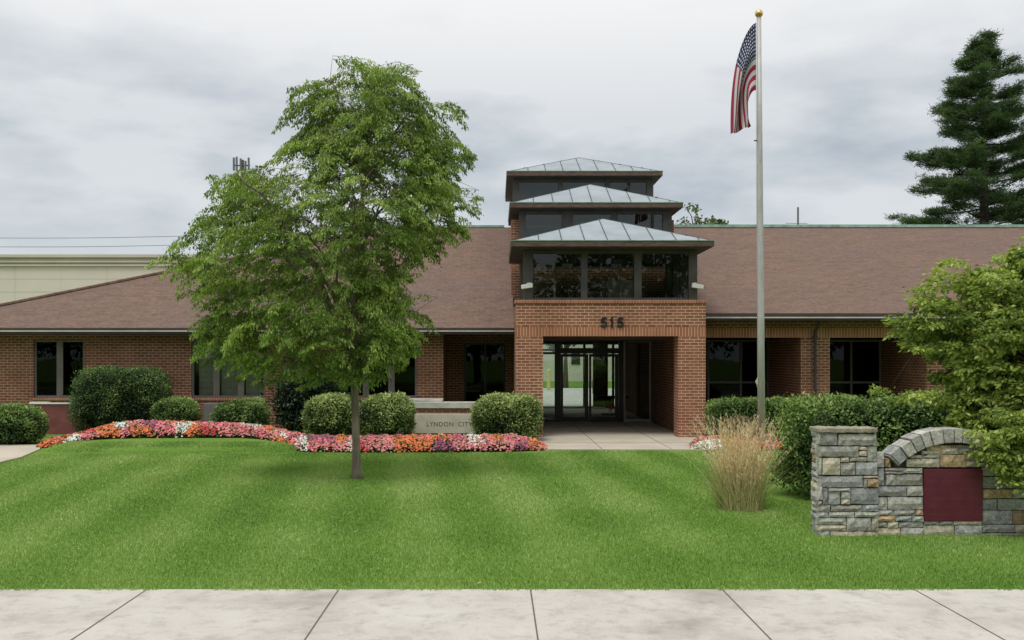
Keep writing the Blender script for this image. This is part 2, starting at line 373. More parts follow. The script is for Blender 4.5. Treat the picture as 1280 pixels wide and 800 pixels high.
b.box(1.0, 5.15, 22.42, 22.435, .02, .034, 1); b.box(1.2, 4.87, 25.9, 25.915, .02, .034, 1)
for x0, x1 in ((2.35, 2.2), (3.9, 3.8)): b.box(x0, x0 + .014, 20.95, 29.2, .02, .0338, 1)
tag(b.build('entry_pavement', ['concrete', 'joint']), kind='structure')
tag(MB().slab([(-20, 18.2), (X_(0, 18.4), 18.4), (X_(26, 19.3), 19.3), (X_(50, 21.0), 21.0), (X_(50, 22.0), 22.0), (-20, 22.0)], -.1, .03).build('walkway_path', 'concrete'), kind='structure')
tag(MB().slab([(-15, 38.2), (25, 38.2), (25, 61), (-15, 61)], -.1, .02).build('rear_parking_pavement', 'concrete_grey'), kind='structure')
# grass berm left
b = MB(); pts = [(X_(52, 20.6), 20.55), (-8.2, 20.1), (-6.4, 20.15), (-5.0, 20.2), (-4.4, 20.5), (-4.3, 22.9), (-9.0, 22.9), (-10.2, 21.9)]
ctr = (-7.2, 21.6)
def ring(k, z, dy=0): return [(ctr[0] + (x - ctr[0]) * k, ctr[1] + (y - ctr[1]) * k + dy, z) for x, y in pts]
rs_ = [ring(1.03, -.02), ring(1.0, .01), ring(.96, .07), ring(.88, .12), ring(.6, .13)]; npt = len(pts)
b.add([q for r_ in rs_ for q in r_], [(i * npt + k, i * npt + (k + 1) % npt, (i + 1) * npt + (k + 1) % npt, (i + 1) * npt + k) for i in range(4) for k in range(npt)] + [tuple(4 * npt + k for k in range(npt))])
b.m = [0] * len(b.f)
tag(b.build('lawn_bank', ['ground', 'soil']), kind='structure')

# lawn blades
def in_berm(x, y): return (x > -9.9) & (x < -4.35) & (y > 20.15) & (y < 22.7)
n = 500000
u = rng.random(n); y = 8.30 + (21.6 - 8.4) * u ** 1.0
x = rng.uniform(-.56, .60, n) * (y + .8)
keep = ~((x > X_(676, 20.7)) & (x < 5.5) & (y > 20.85)) & ~((x < X_(50, 20.)) & (y > 18.0 + (x < -10.5) * .1 + np.clip(x + 10.2, 0, 2) * 2)) 
keep &= ~((y > 20.4) & (x > -4.3) & (x < 1.2)) & ~((x > 4.1) & (y > 13.6) & (y < 17)) & ~((x > 3.95) & (y > 10.95) & (y < 11.7))
x, y = x[keep], y[keep]; n = len(x)
_e = np.clip(np.minimum(np.minimum(y - 20.13, (x + 10.0) * 1.2), (-4.3 - x) * 1.2) / .28, 0, 1)
on_edge = y < 8.36; y = np.where(on_edge & (vnoise(np.c_[x * 3, y * 0, x], 77) < -.1), y + .1, y)
z = np.where(in_berm(x, y), .01 + .12 * _e ** .8, np.where(y < 8.352, .03, 0.))
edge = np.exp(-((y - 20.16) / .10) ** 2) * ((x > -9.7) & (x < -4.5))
h = rng.uniform(.014, .036, n) * (1 + .4 * in_berm(x, y)); wdt = .0022 + y * .00036
th = rng.random(n) * 6.283; lean = rng.normal(0, .35, (n, 2))
P = np.c_[x, y, z]
W = np.c_[np.cos(th), np.sin(th) * .4, np.zeros(n)] * wdt[:, None]
T = P + np.c_[lean * h[:, None], h]
V = np.stack([P - W, P + W, T], 1).reshape(-1, 3)
s_ = np.sin((x + y * .10) * 2 * math.pi / 1.5 + .8); s2 = vnoise(P, 5, ((.5, .5), (1.3, .35), (3.2, .3)))
tt = .5 + .25 * np.tanh(1.6 * s_) * np.clip((y - 6) / 6, 0, 1) + .26 * s2 + rng.normal(0, .13, n)
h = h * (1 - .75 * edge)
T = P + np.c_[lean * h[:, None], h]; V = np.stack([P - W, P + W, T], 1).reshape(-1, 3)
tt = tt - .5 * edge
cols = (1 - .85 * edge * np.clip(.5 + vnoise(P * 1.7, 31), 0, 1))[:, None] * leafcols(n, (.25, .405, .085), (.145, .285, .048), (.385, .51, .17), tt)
dry = rng.random(n) < .02; cols[dry] = cols[dry] * .6 + np.array([.20, .17, .07])
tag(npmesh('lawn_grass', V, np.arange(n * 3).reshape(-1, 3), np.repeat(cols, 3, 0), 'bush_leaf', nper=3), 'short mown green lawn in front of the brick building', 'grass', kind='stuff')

# ------------------------------------------------------------------ main building
B = thing('brick_building', (3, 25, 0), 'long single storey red brick municipal building with shingle roof and glazed stepped entrance tower', 'building')
def wall_open(x0, x1, y0, y1, z0, z1, holes):
    """boxes of a wall with rectangular openings (x0,x1,z0,z1)"""
    b = MB(); xs = sorted({x0, x1, *[h[0] for h in holes], *[h[1] for h in holes]})
    for a, c in zip(xs[:-1], xs[1:]):
        mid = (a + c) / 2; hs = sorted([h for h in holes if h[0] < mid < h[1]], key=lambda h: h[2]); z = z0
        for h in hs:
            if h[2] > z: b.box(a, c, y0, y1, z, h[2])
            z = h[3]
        if z < z1: b.box(a, c, y0, y1, z, z1)
    return b
DW = 26.5
winA = (X_(42, DW), X_(105, DW), .93, 2.55); winB = (X_(239, DW), X_(331, DW), .93, 2.55); winC = (X_(425, DW), X_(521, DW), .93, 2.55)
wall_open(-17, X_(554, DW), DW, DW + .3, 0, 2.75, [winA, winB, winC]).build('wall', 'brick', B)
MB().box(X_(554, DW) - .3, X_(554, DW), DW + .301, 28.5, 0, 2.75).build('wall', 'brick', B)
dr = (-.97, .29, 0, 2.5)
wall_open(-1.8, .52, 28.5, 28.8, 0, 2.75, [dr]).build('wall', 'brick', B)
MB().box(-17, .5, 26.3, 37, 2.751, 2.80).build('ceiling', 'soffit', B)
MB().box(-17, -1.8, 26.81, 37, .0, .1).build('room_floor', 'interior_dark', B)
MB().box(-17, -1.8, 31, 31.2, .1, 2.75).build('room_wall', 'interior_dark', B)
# windows of left wing
def window(x0, x1, z0, z1, y, n, splits=None, blinds=None, mat='frame', gl='glass_dark', label=None):
    b = MB(); t = .055; y0, y1 = y + .05, y + .13
    b.box(x0, x0 + t, y0, y1, z0, z1); b.box(x1 - t, x1, y0, y1, z0, z1)
    b.box(x0 + t, x1 - t, y0, y1, z1 - t, z1); b.box(x0 + t, x1 - t, y0, y1, z0, z0 + t)
    xs = splits or [x0 + (x1 - x0) * k / n for k in range(1, n)]
    mw = .09
    for q in xs: b.box(q - mw, q + mw, y0 + .004, y1 - .004, z0 + t, z1 - t)
    w = b.build('window', mat, B, bevel=.006)
    if label: w['label'] = label
    MB().box(x0 - .03, x1 + .03, y - .035, y + .16, z0 - .075, z0 - .002).build('sill', 'rowlock', w)
    e = [x0 + t] + xs + [x1 - t]
    for k in range(len(e) - 1):
        MB().box(e[k] + (mw if k else 0), e[k + 1] - (mw if k < len(e) - 2 else 0), y + .09, y + .096, z0 + t, z1 - t).build('pane', gl, w)
    if blinds:
        for k in blinds:
            b = MB(); z = z0 + t + .02; a, c = e[k] + .1, e[k + 1] - .1
            top = z1 - t
            while z < top:
                zz = z if k != 1 else z
                b.add([(a, y + .2, zz), (c, y + .2, zz), (c, y + .225, zz + .022), (a, y + .225, zz + .022)], [(0, 1, 2, 3)])
                z += .035
            b.build('blind', 'blind', w)
    return w
window(*winA, DW, 2)
window(*winB, DW, 3, blinds=[0, 1, 2], gl='glass')
window(*winC, DW, 3)
# dark entrance in recess
b = MB(); y = 28.55
for x0 in (-.97, -.36, .23): b.box(x0, x0 + .06, y, y + .08, 0, 2.5)
b.box(-.91, -.36, y, y + .08, 2.44, 2.5); b.box(-.30, .23, y, y + .08, 2.44, 2.5); b.box(-.91, -.36, y, y + .08, 0, .2); b.box(-.30, .23, y, y + .08, 0, .2)
d = b.build('door', 'black_frame', B); MB().box(-.91, .23, y + .03, y + .036, .2, 2.44).build('pane', 'glass_dark', d)
# left roof
PL = (.0,)
E = [(-16.6, 25.9, 2.87), (.505, 25.9, 2.87), (.505, 34, 6.75), (-3.84, 34, 6.75)]
def roofmesh(quad, name, th=.07):
    vs = [q for q in quad] + [(q[0], q[1], q[2] - th) for q in quad]; n = len(quad)
    return MB().add(vs, [tuple(range(n)), tuple(range(2 * n - 1, n - 1, -1))] + [(i, n + i, n + (i + 1) % n, (i + 1) % n) for i in range(n)]).build(name, 'shingles', B)
rl = roofmesh(E, 'roof')
rh = roofmesh([(-16.6, 25.9, 2.87), (-3.84, 34, 6.75), (-16.6, 38.2, 2.87)], 'roof')
rb = roofmesh([(-3.84, 34, 6.75), (-3.84 + 26, 34, 6.75), (22.2, 38.2, 4.8), (-10.2, 38.2, 4.8)], 'roof')
MB().box(-16.6, .505, 25.78, 25.9, 2.80, 2.872).build('gutter', 'brown_metal', rl)
MB().box(-16.6, .505, 25.76, 25.779, 2.765, 2.80).build('gutter_lip', 'gutter', rl)
MB().box(-16.6, .505, 25.80, 26.49, 2.70, 2.75).build('soffit', 'dark_wood', rl)
# hip cap strip
h0, h1 = Vector((-16.6, 25.9, 2.9)), Vector((-3.84, 34, 6.78))
MB().tube([h0, h1], .05, 6).build('hip_cap', 'shingles', rl)
MB().box(-3.84, .3, 33.93, 34.07, 6.74, 6.82).build('ridge_cap', 'copper_edge', rl)
# right wing
rr = roofmesh([(5.36, 24.9, 3.22), (22.2, 24.9, 3.22), (22.2, 34, 6.75), (4.6, 34, 6.75)], 'roof')
MB().box(5.36, 22.2, 24.78, 24.9, 3.13, 3.225).build('gutter', 'brown_metal', rr)
MB().box(5.36, 22.2, 24.76, 24.779, 3.095, 3.13).build('gutter_lip', 'gutter', rr)
MB().box(5.36, 22.2, 24.80, 25.6, 3.04, 3.09).build('soffit', 'dark_wood', rr)
MB().box(4.6, 22.2, 33.9, 34.1, 6.74, 6.84).build('ridge_cap', 'copper_edge', rr)
MB().box(4.6, 22.2, 33.88, 33.899, 6.66, 6.74).build('ridge_flashing', 'brown_metal', rr)
cols_ = [(8.26, 9.05), (11.67, 12.47), (15.1, 15.9), (18.5, 19.3), (21.4, 22.2)]
prev = 5.36
MB().box(5.36, 22.2, 25.5, 25.9, 2.87, 3.04).build('wall', 'brick', B)
MB().box(5.36, 22.2, 25.49, 25.9, 2.60, 2.868).build('lintel', 'soldier', B)
for a, c in cols_:
    MB().box(a, c, 25.5, 25.9, 0, 2.598).build('column', 'brick', B)
    MB().box(a, a + .3, 25.901, 28.5, 0, 2.598).build('wall', 'brick', B)
    # glazed wall of the bay behind
    x0, x1 = prev, a; b = MB(); y = 28.5; ms = [x0, x0 + (x1 - x0) * .36, x0 + (x1 - x0) * .7, x1 - .06]
    for q in ms: b.box(q, q + .06, y, y + .08, .1, 2.59)
    for q, r in zip(ms[:-1], ms[1:]):
        for zz in (.1, 1.27, 2.53): b.box(q + .06, r, y, y + .08, zz, zz + .06)
    wd = b.build('window', 'frame', B); MB().box(x0 + .06, x1 - .06, y + .03, y + .036, .16, 2.53).build('pane', 'glass_dark', wd)
    MB().box(x0, x1, 28.5, 28.8, 0, .1).build('wall', 'brick', B)
    prev = a + .3
MB().box(5.36, 22.2, 25.901, 37, 2.75, 2.8).build('ceiling', 'soffit', B)
MB().box(5.36, 22.2, 25.0, 28.5, -.05, .025).build('arcade_floor', 'concrete', B)
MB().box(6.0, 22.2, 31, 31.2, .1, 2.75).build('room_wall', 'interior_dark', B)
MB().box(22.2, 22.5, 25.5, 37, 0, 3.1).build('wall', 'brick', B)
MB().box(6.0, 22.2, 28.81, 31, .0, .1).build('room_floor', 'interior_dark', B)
b = MB(); x = X_(1019.5, 25.4); b.tube([(x, 25.42, .05), (x, 25.42, 2.75), (x, 25.05, 3.02), (x, 24.92, 3.12)], .045, 8)
for z in (.6, 1.7, 2.6): b.box(x - .06, x + .06, 25.37, 25.49, z, z + .03)
b.build('downspout', 'brown_metal', B, smooth=False)
# rear walls
MB().box(-17, 1.5, 37, 37.2, 0, 2.9).build('wall', 'brick', B)
MB().box(5.0, 22.2, 37, 37.2, 0, 4.9).build('wall', 'brick', B)
MB().box(-17, -16.7, 26.8, 37, 0, 2.75).build('wall', 'brick', B)

# portal block
YF = 24.0
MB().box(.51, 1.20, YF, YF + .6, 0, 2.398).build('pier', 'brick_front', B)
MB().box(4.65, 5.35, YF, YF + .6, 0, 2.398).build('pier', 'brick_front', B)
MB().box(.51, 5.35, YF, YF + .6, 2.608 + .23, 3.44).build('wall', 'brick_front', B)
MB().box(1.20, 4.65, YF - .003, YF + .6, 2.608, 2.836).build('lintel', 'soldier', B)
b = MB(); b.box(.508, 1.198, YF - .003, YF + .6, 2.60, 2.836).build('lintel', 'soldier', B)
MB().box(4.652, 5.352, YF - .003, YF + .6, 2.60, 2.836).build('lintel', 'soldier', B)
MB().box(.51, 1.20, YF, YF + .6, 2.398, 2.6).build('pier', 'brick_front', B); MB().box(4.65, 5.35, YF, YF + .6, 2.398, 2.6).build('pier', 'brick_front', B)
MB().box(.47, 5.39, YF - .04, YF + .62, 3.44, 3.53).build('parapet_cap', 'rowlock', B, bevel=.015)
MB().box(.51, .81, 24.601, 37, 0, 3.44).build('wall', 'brick', B)
MB().box(4.89, 5.349, 24.601, 37, 0, 3.44).build('wall', 'brick', B)
MB().box(.811, 4.889, 24.601, 29.38, 2.55, 2.60).build('porch_ceiling', 'dark_wood', B)
MB().box(.812, 4.888, 29.5, 37, 2.75, 2.80).build('ceiling', 'soffit', B)
MB().box(.512, 5.348, 24.63, 28.05, 3.40, 3.47).build('ledge', 'brown_metal', B)
MB().box(.811, 4.889, 29.3, 37.3, -.05, .035).build('lobby_floor', 'concrete', B)
# shaft
MB().box(.46, 5.36, 28.11, 28.35, 3.471, 4.7).build('tower_wall', 'brick', B)
MB().box(.46, .7, 28.351, 36, 3.471, 6.2).build('tower_wall', 'brick', B)
MB().box(5.12, 5.36, 28.351, 36, 3.471, 6.2).build('tower_wall', 'brick', B)
MB().box(.46, 5.36, 36, 36.2, 3.471, 6.5).build('tower_wall', 'brick', B)
# numerals and lettering
def text(s, name, size, loc, mat, parent, ext=.01, off=0., sx=1, spacing=1.0):
    cu = bpy.data.curves.new('text_tmp', 'FONT'); cu.body = s; cu.size = size; cu.extrude = ext; cu.offset = off
    cu.align_x = 'CENTER'; cu.align_y = 'CENTER'; cu.space_character = spacing
    t = bpy.data.objects.new('text_tmp', cu); C.objects.link(t); bpy.context.view_layer.update()
    me = bpy.data.meshes.new_from_object(t.evaluated_get(bpy.context.evaluated_depsgraph_get()))
    bpy.data.objects.remove(t)
    me.transform(Matrix.Translation(loc) @ Matrix.Rotation(math.radians(90), 4, 'X') @ Matrix.Diagonal((sx, 1, 1, 1)))
    me.materials.clear(); me.materials.append(M[mat]); me.name = name
    o = bpy.data.objects.new(name, me); C.objects.link(o); child(o, parent); return o
def stroke(b, pts, w, y0, y1, dx, dz, sc):
    L1, L2 = [], []
    for i, p in enumerate(pts):
        a = Vector(pts[max(i - 1, 0)]); c = Vector(pts[min(i + 1, len(pts) - 1)]); d = (c - a).normalized(); n_ = Vector((-d.y, d.x)) * w / 2
        L1.append((dx + (p[0] + n_.x) * sc, dz + (p[1] + n_.y) * sc)); L2.append((dx + (p[0] - n_.x) * sc, dz + (p[1] - n_.y) * sc))
    for i in range(len(pts) - 1): b.prism([L2[i], L2[i + 1], L1[i + 1], L1[i]][::-1], y0, y1)
def digit(ch, xc, zc):
    b = MB(); k = .262
    if ch == '5':
        stroke(b, [(-.20, .415), (.29, .415)], .17, YF - .035, YF - .001, xc, zc, k)
        stroke(b, [(-.185, .33), (-.235, -.02)], .165, YF - .0352, YF - .001, xc, zc, k)
        arc = [(-.235, .0), (-.10, .09)] + [(.0 + .235 * math.cos(a), -.165 + .25 * math.sin(a)) for a in np.linspace(1.5, -2.5, 14)] + [(-.27, -.25)]
        stroke(b, arc, .165, YF - .0354, YF - .001, xc, zc, k)
    else:
        stroke(b, [(.06, -.5), (.06, .5)], .19, YF - .035, YF - .001, xc, zc, k)
        stroke(b, [(-.17, .26), (.03, .31), (.05, .45)], .13, YF - .0352, YF - .001, xc, zc, k)
    b.build('house_number', 'sign_metal', B)
for ch, px in (('5', 754.8), ('1', 764.3), ('5', 775.3)): digit(ch, X_(px, 24), Z_(403.2, 24))

# entrance glazing
YG = 29.4
def X4(px): return X_(px, YG)
zt = Z_(424.5, YG); zh0, zh1 = Z_(442, YG), Z_(435, YG)
b = MB()
b.box(X4(693.5), X4(701), YG, YG + .12, .03, zt); b.box(X4(773.5), X4(779.5), YG, YG + .12, .03, zt)
b.box(X4(701), X4(773.5), YG, YG + .12, zh0, zh1); b.box(X4(701), X4(773.5), YG, YG + .12, zt - .06, zt)
b.box(.815, X4(693.5), YG, YG + .12, zt - .06, zt); b.box(.815, X4(693.5), YG, YG + .12, .03, .13)
b.box(.815, X4(693.5), YG, YG + .12, zh0 - .02, zh0 + .05)
b.box(.812, 4.888, YG, YG + .12, zt, zt + .25)
scn = b.build('entrance_screen', 'black_frame', B)
MB().box(.82, X4(693.5), YG + .05, YG + .056, .13, zt - .06).build('pane', 'glass_clear', scn)
MB().box(X4(701), X4(773.5), YG + .05, YG + .056, zh1, zt - .06).build('pane', 'glass_clear', scn)
xm = X4(736)
for x0, x1, hx in ((X4(701.2), xm - .01, xm - .16), (xm + .01, X4(773.3), xm + .12)):
    b = MB(); t = .07
    b.box(x0, x0 + t, YG + .02, YG + .07, .05, zh0 - .01); b.box(x1 - t * 1.6, x1, YG + .02, YG + .07, .05, zh0 - .01)
    b.box(x0 + t, x1 - t * 1.6, YG + .02, YG + .07, zh0 - .1, zh0 - .01); b.box(x0 + t, x1 - t * 1.6, YG + .02, YG + .07, .05, .2)
    dd = b.build('door', 'black_frame', B)
    MB().box(x0 + t, x1 - t * 1.6, YG + .04, YG + .046, .2, zh0 - .1).build('pane', 'glass_clear', dd)
    MB().tube([(hx, YG + .01, .95), (hx, YG - .05, .97), (hx, YG - .05, 1.33), (hx, YG + .01, 1.35)], .014, 8).build('handle', 'steel', dd)
b = MB(); x0, x1 = X4(780), X4(814); t = .045
b.box(x0, x0 + t, YG + .01, YG + .09, .06, zt - .03); b.box(x1 - t, x1, YG + .01, YG + .09, .06, zt - .03)
b.box(x0 + t, x1 - t, YG + .01, YG + .09, zt - .08, zt - .03); b.box(x0 + t, x1 - t, YG + .01, YG + .09, .06, .13)
sd = b.build('side_window', 'grey_frame', B); MB().box(x0 + t, x1 - t, YG + .04, YG + .046, .13, zt - .08).build('pane', 'glass_clear', sd)
# rear lobby glazing with brick pillar
YR = 36.9
MB().box(X_(741, YR), X_(756, YR), YR - .3, YR, .035, 2.75).build('lobby_pillar', 'brick', B)
MB().box(X_(779, YR), 4.888, YR - .1, YR, .035, 2.75).build('lobby_wall', 'interior', B)
b = MB()
for q in (672, 695, 729, 757, 765, 777): b.box(X_(q, YR), X_(q + 3, YR), YR, YR + .08, .035, 2.75)
b.box(.82, 4.88, YR + .081, YR + .12, .035, .12); b.box(.82, 4.88, YR + .081, YR + .12, 2.3, 2.38)
rg = b.build('rear_window', 'black_frame', B); MB().box(.82, 4.88, YR + .13, YR + .136, .12, 2.75).build('pane', 'glass_clear', rg)
MB().box(.82, 4.88, YR - .02, 37.3, 2.55, 2.74).build('lobby_header', 'dark_wood', B)
MB().box(X_(796, 32), X_(800.5, 32), 32, 32.1, .035, 2.5).build('lobby_post', 'interior', B)

# tower tiers
def tier(yf, xs_posts, ws, x0e, x1e, ye, ydepth, ze, zap, aoff, z0, gl, mi):
    X0, X1 = xs_posts[0], xs_posts[-1] + ws[-1]; yb = yf + ydepth - .9
    b = MB(); zt = ze - .16
    for x, wv in zip(xs_posts, ws): MB().box(x, x + wv, yf, yf + .2, z0, zt).build('tower_post', 'post', B, bevel=.008)
    b.box(X0 + .01, X1 - .01, yf + .01, yf + .18, zt - .09, zt - .002)
    for x in (X0, X1 - .2):
        for yy in np.linspace(yf + 1.4, yb, 3): MB().box(x, x + .2, yy - .18, yy, z0, zt).build('tower_post', 'post', B)
    for a in range(len(xs_posts) - 1): b.box(xs_posts[a] + ws[a], xs_posts[a + 1], yf + .02, yf + .16, z0, z0 + .07)
    b.build('tower_rail', 'post', B)
    for a in range(len(xs_posts) - 1):
        MB().box(xs_posts[a] + ws[a], xs_posts[a + 1], yf + .08, yf + .086, z0 + .07, zt - .09).build('tower_window', gl, B)
    for x in (X0 + .05, X1 - .056): MB().box(x, x + .006, yf + .2, yb, z0, zt).build('tower_window', gl, B)
    MB().box(X0 + .2, X1 - .2, yb - .1, yb - .094, z0, zt).build('tower_window', gl, B)
    # roof
    y0, y1 = ye, ye + ydepth; cx = (x0e + x1e) / 2; ya, yb2 = y0 + aoff, y1 - aoff
    ap0 = (cx, ya, zap); ap1 = (cx, max(yb2, ya + .05), zap); i = .06; zr = ze + .012
    cs = [(x0e + i, y0 + i, zr), (x1e - i, y0 + i, zr), (x1e - i, y1 - i, zr), (x0e + i, y1 - i, zr)]
    b = MB(); b.add(cs + [ap0, ap1], [(0, 1, 4), (1, 2, 5, 4), (2, 3, 5), (3, 0, 4, 5)])
    r = b.build('tower_roof', 'copper', B)
    # seams on front and sides
    b = MB(); k = -4
    def seam(p, q): b.tube([p, q], .012, 4)
    sp = .575
    for k in range(-5, 6):
        x = cx + k * sp - .12
        if not x0e + i < x < x1e - i: continue
        f = 1 - abs(x - cx) / (cx - x0e - i)
        seam((x, y0 + i, zr + .01), (x, y0 + i + (aoff - i) * f, zr + (zap - zr) * f + .01))
    yy = y0 + .5
    while yy < y1 - .2:
        f = min(1, (yy - y0) / aoff, (y1 - yy) / aoff)
        for sx in (x0e + i, x1e - i):
            seam((sx, yy, zr + .01), (sx + (cx - sx) * f, yy, zr + (zap - zr) * f + .01))
        yy += sp
    for c_ in cs[:2]: seam(c_, ap0)
    b.build('seam', 'seam', r)
    b = MB()
    fh = .14
    b.box(x0e, x1e, y0, y0 + .04, ze - fh, ze); b.box(x0e, x1e, y1 - .04, y1, ze - fh, ze)
    b.box(x0e, x0e + .04, y0 + .04, y1 - .04, ze - fh, ze); b.box(x1e - .04, x1e, y0 + .04, y1 - .04, ze - fh, ze)
    b.build('fascia', 'fascia', r)
    b = MB(); e = .012
    b.box(x0e - e, x1e + e, y0 - e, y0 + .05, ze + .001, ze + .018); b.box(x0e - e, x0e + .05, y0 + .05, y1, ze + .001, ze + .018); b.box(x1e - .05, x1e + e, y0 + .05, y1, ze + .001, ze + .018)
    b.build('drip_edge', 'copper_edge', r)
    MB().box(x0e + .041, x1e - .041, y0 + .041, y1 - .041, ze - .15, ze - .11).build('soffit', 'dark_wood', r)
tier(24.15, [.71, 2.18, 3.55, 4.95], [.24, .17, .19, .22], .38, 5.455, 23.5, 4.4, 4.98, 5.84, 2.15, 3.531, 'glass', 0)
tier(28.12, [.69, 1.98, 3.45, 4.99], [.2, .33, .2, .27], .41, 5.49, 27.6, 3.9, 6.60, 7.47, 1.85, 4.70, 'glass_sky', 1)
tier(31.2, [.56, 2.07, 3.62, 5.0], [.21, .16, .16, .22], .355, 5.44, 30.7, 5.2, 8.13, 9.03, 2.2, 6.2, 'glass_sky', 2)
# interior beams in the lowest lantern
b = MB()
b.tube([(.95, 26.6, 4.15), (2.0, 26.4, 4.38), (3.4, 26.6, 3.95)], .035, 5); b.tube([(3.6, 27.2, 3.55), (3.6, 27.2, 4.8)], .04, 6); b.tube([(1.7, 27.2, 3.5), (1.7, 27.2, 4.8)], .04, 6)
b.box(3.3, 4.1, 27.4, 27.9, 3.5, 4.3)
b.build('lantern_beam', 'tan_trim', B)
MB().box(3.2, 4.05, 28.05, 28.1, 3.5, 4.35).build('lantern_light_patch', 'tan_wall', B)  # pale sheets standing in for the light patch of a rear window
MB().box(1.0, 3.0, 27.98, 28.04, 3.5, 3.72).build('lantern_light_patch', 'tan_wall', B)
# security cameras
for px, sx, lb in ((661, -1, 'white security camera on the left corner post of the entrance tower'), (869.5, 1, 'white security camera on the right corner post of the entrance tower')):
    x = X_(px, 24.0); z = Z_(358, 24.0)
    t = thing('security_camera', (x, 24.14, z), lb, 'security camera', 'security cameras on the tower')
    MB().box(x - .045, x + .045, 24.06, 24.148, z + .0, z + .1).build('bracket', 'white_paint', t, bevel=.01)
    MB().prism([(x - .09, z + .09), (x + .20, z + .03), (x + .19, z - .07), (x - .10, z - .03)] if sx > 0 else [(x + .09, z + .09), (x + .10, z - .03), (x - .19, z - .07), (x - .20, z + .03)], 23.94, 24.055).build('camera_housing', 'white_paint', t, bevel=.012)
    MB().tube([(x + sx * .198, 23.995, z - .017), (x + sx * .215, 23.995, z - .021)], .022, 10).build('lens', 'black_frame', t)

# ------------------------------------------------------------------ sign wall
t = thing('stone_sign_wall', (-1, 24.6, 0), 'low brick planter wall with limestone panel reading LYNDON CITY HALL', 'sign wall')
y = 24.6; s = S(y)
MB().box(X_(508, y), X_(640, y), y, y + .35, 0, Z_(510.5, y)).build('base', 'brick', t)
MB().box(X_(508, y) - .05, X_(643, y), y - .06, y + .42, Z_(510.3, y), Z_(502.8, y)).build('coping', 'coping', t, bevel=.01)
MB().box(X_(506, y), X_(553, y), y + .1, y + .5, Z_(502.6, y), Z_(499, y)).build('coping', 'coping', t, bevel=.01)
pn = MB().box(X_(511, y), X_(640, y), y - .10, y - .002, .08, Z_(517, y)).build('sign_panel', 'limestone', t, bevel=.012)
text('LYNDON  CITY  HALL', 'lettering', .165, (X_(574, y - .1), y - .101, Z_(530.5, y - .1)), 'letter_cut', pn, .002, .001, .95, 1.12)

# red panel, utility box
y = 25.2
t = thing('red_wall_panel', (X_(70, y), y, 0), 'low dull red panel wall with thin white cap below the left window', 'panel')
MB().box(X_(38, y), X_(103, y), y, y + .12, 0, Z_(505, y)).build('panel', 'red_panel', t)
MB().box(X_(37, y), X_(60, y), y - .02, y + .14, Z_(505, y), Z_(502.5, y)).build('cap', 'white_paint', t)
MB().box(X_(60, y), X_(104, y), y - .02, y + .14, Z_(505, y), Z_(503.5, y)).build('cap', 'white_paint', t)
y = 26.1
t = thing('utility_box', (X_(268, y), y, 0), 'grey metal utility box against the brick wall under the blinds window', 'utility box')
MB().box(X_(254, y), X_(284, y), y, y + .38, .05, Z_(504, y)).build('cabinet', 'utility', t, bevel=.02)
MB().box(X_(256, y), X_(282, y), y - .012, y - .001, .2, Z_(506, y)).build('door', 'utility', t, bevel=.004)
MB().box(X_(252, y), X_(286, y), y - .03, y + .385, -.02, .05).build('base', 'concrete', t)

# ------------------------------------------------------------------ flagpole + flag
D = 21.0; x0 = X_(952, D)
t = thing('flagpole', (x0, D, 0), 'tall weathered silver flagpole beside the entrance', 'flagpole')
ztop = Z_(22, D)
MB().tube([(x0, D, 0), (x0 - .02, D, 3), (x0 - .045, D, 7), (x0 - .06, D, ztop)], [.082, .078, .062, .05], 20).build('pole', 'steel', t, smooth=True)
MB().sphere((x0 - .06, D, ztop + .09), .09, u=16, w=10).build('finial', 'gold', t, smooth=True)
MB().tube([(x0, D, 0), (x0, D, .06)], [.17, .13], 20).build('base_collar', 'steel', t)
b = MB(); zc = Z_(478, D); b.tube([(x0 - .09, D - .03, zc - .12), (x0 - .11, D - .03, zc), (x0 - .09, D - .03, zc + .12)], [.015, .03, .012], 8)
b.tube([(x0 - .1, D - .05, zc - .05), (x0 - .13, D - .02, zc + .02), (x0 - .09, D - .03, zc + .08)], .022, 8)
b.build('cleat', 'rope', t)
MB().tube([(x0 - .095, D - .03, zc), (x0 - .115, D - .01, 5), (x0 - .13, D, ztop - .1)], .004, 5).build('halyard', 'rope', t)
MB().box(x0 - .17, x0 - .04, D - .02, D + .01, Z_(176.5, D), Z_(175.2, D)).build('clip', 'brown_metal', t)
# flag
nu, nv = 48, 40; zt_ = ztop - .12; H = 1.5; V = []; UV = []
for j in range(nv + 1):
    for i in range(nu + 1):
        u, v = i / nu, j / nv
        e = u * u * (3 - 2 * u)
        xe = -.19 - .50 * (1 - v) ** 1.0
        x = (1 - e) * (-.10 - .42 * math.sin(u * 2.2) * (1 - v * .3)) + e * xe
        ze = 7.03 + (xe + .69) * .44
        z = (1 - e) * (zt_ - v * H) + e * ze + .0
        yv = .13 * math.sin(u * 4 + v * 11) * min(1, u * 2.5) + .04 * math.sin(v * 26 + u * 3) * u
        V.append((x0 - .02 + x, D + yv, z)); UV.append((u, v))
Fc = [(j * (nu + 1) + i, j * (nu + 1) + i + 1, (j + 1) * (nu + 1) + i + 1, (j + 1) * (nu + 1) + i) for j in range(nv) for i in range(nu)]
me = bpy.data.meshes.new('flag'); me.from_pydata(V, [], Fc); uvl = me.uv_layers.new(name='UVMap')
for lp in me.loops: uvl.data[lp.index].uv = UV[lp.vertex_index]
me.materials.append(M['flag']); me.polygons.foreach_set('use_smooth', [True] * len(Fc))
fo = bpy.data.objects.new('flag', me); C.objects.link(fo); tag(fo, 'limp red and white striped flag hanging from the flagpole', 'flag')

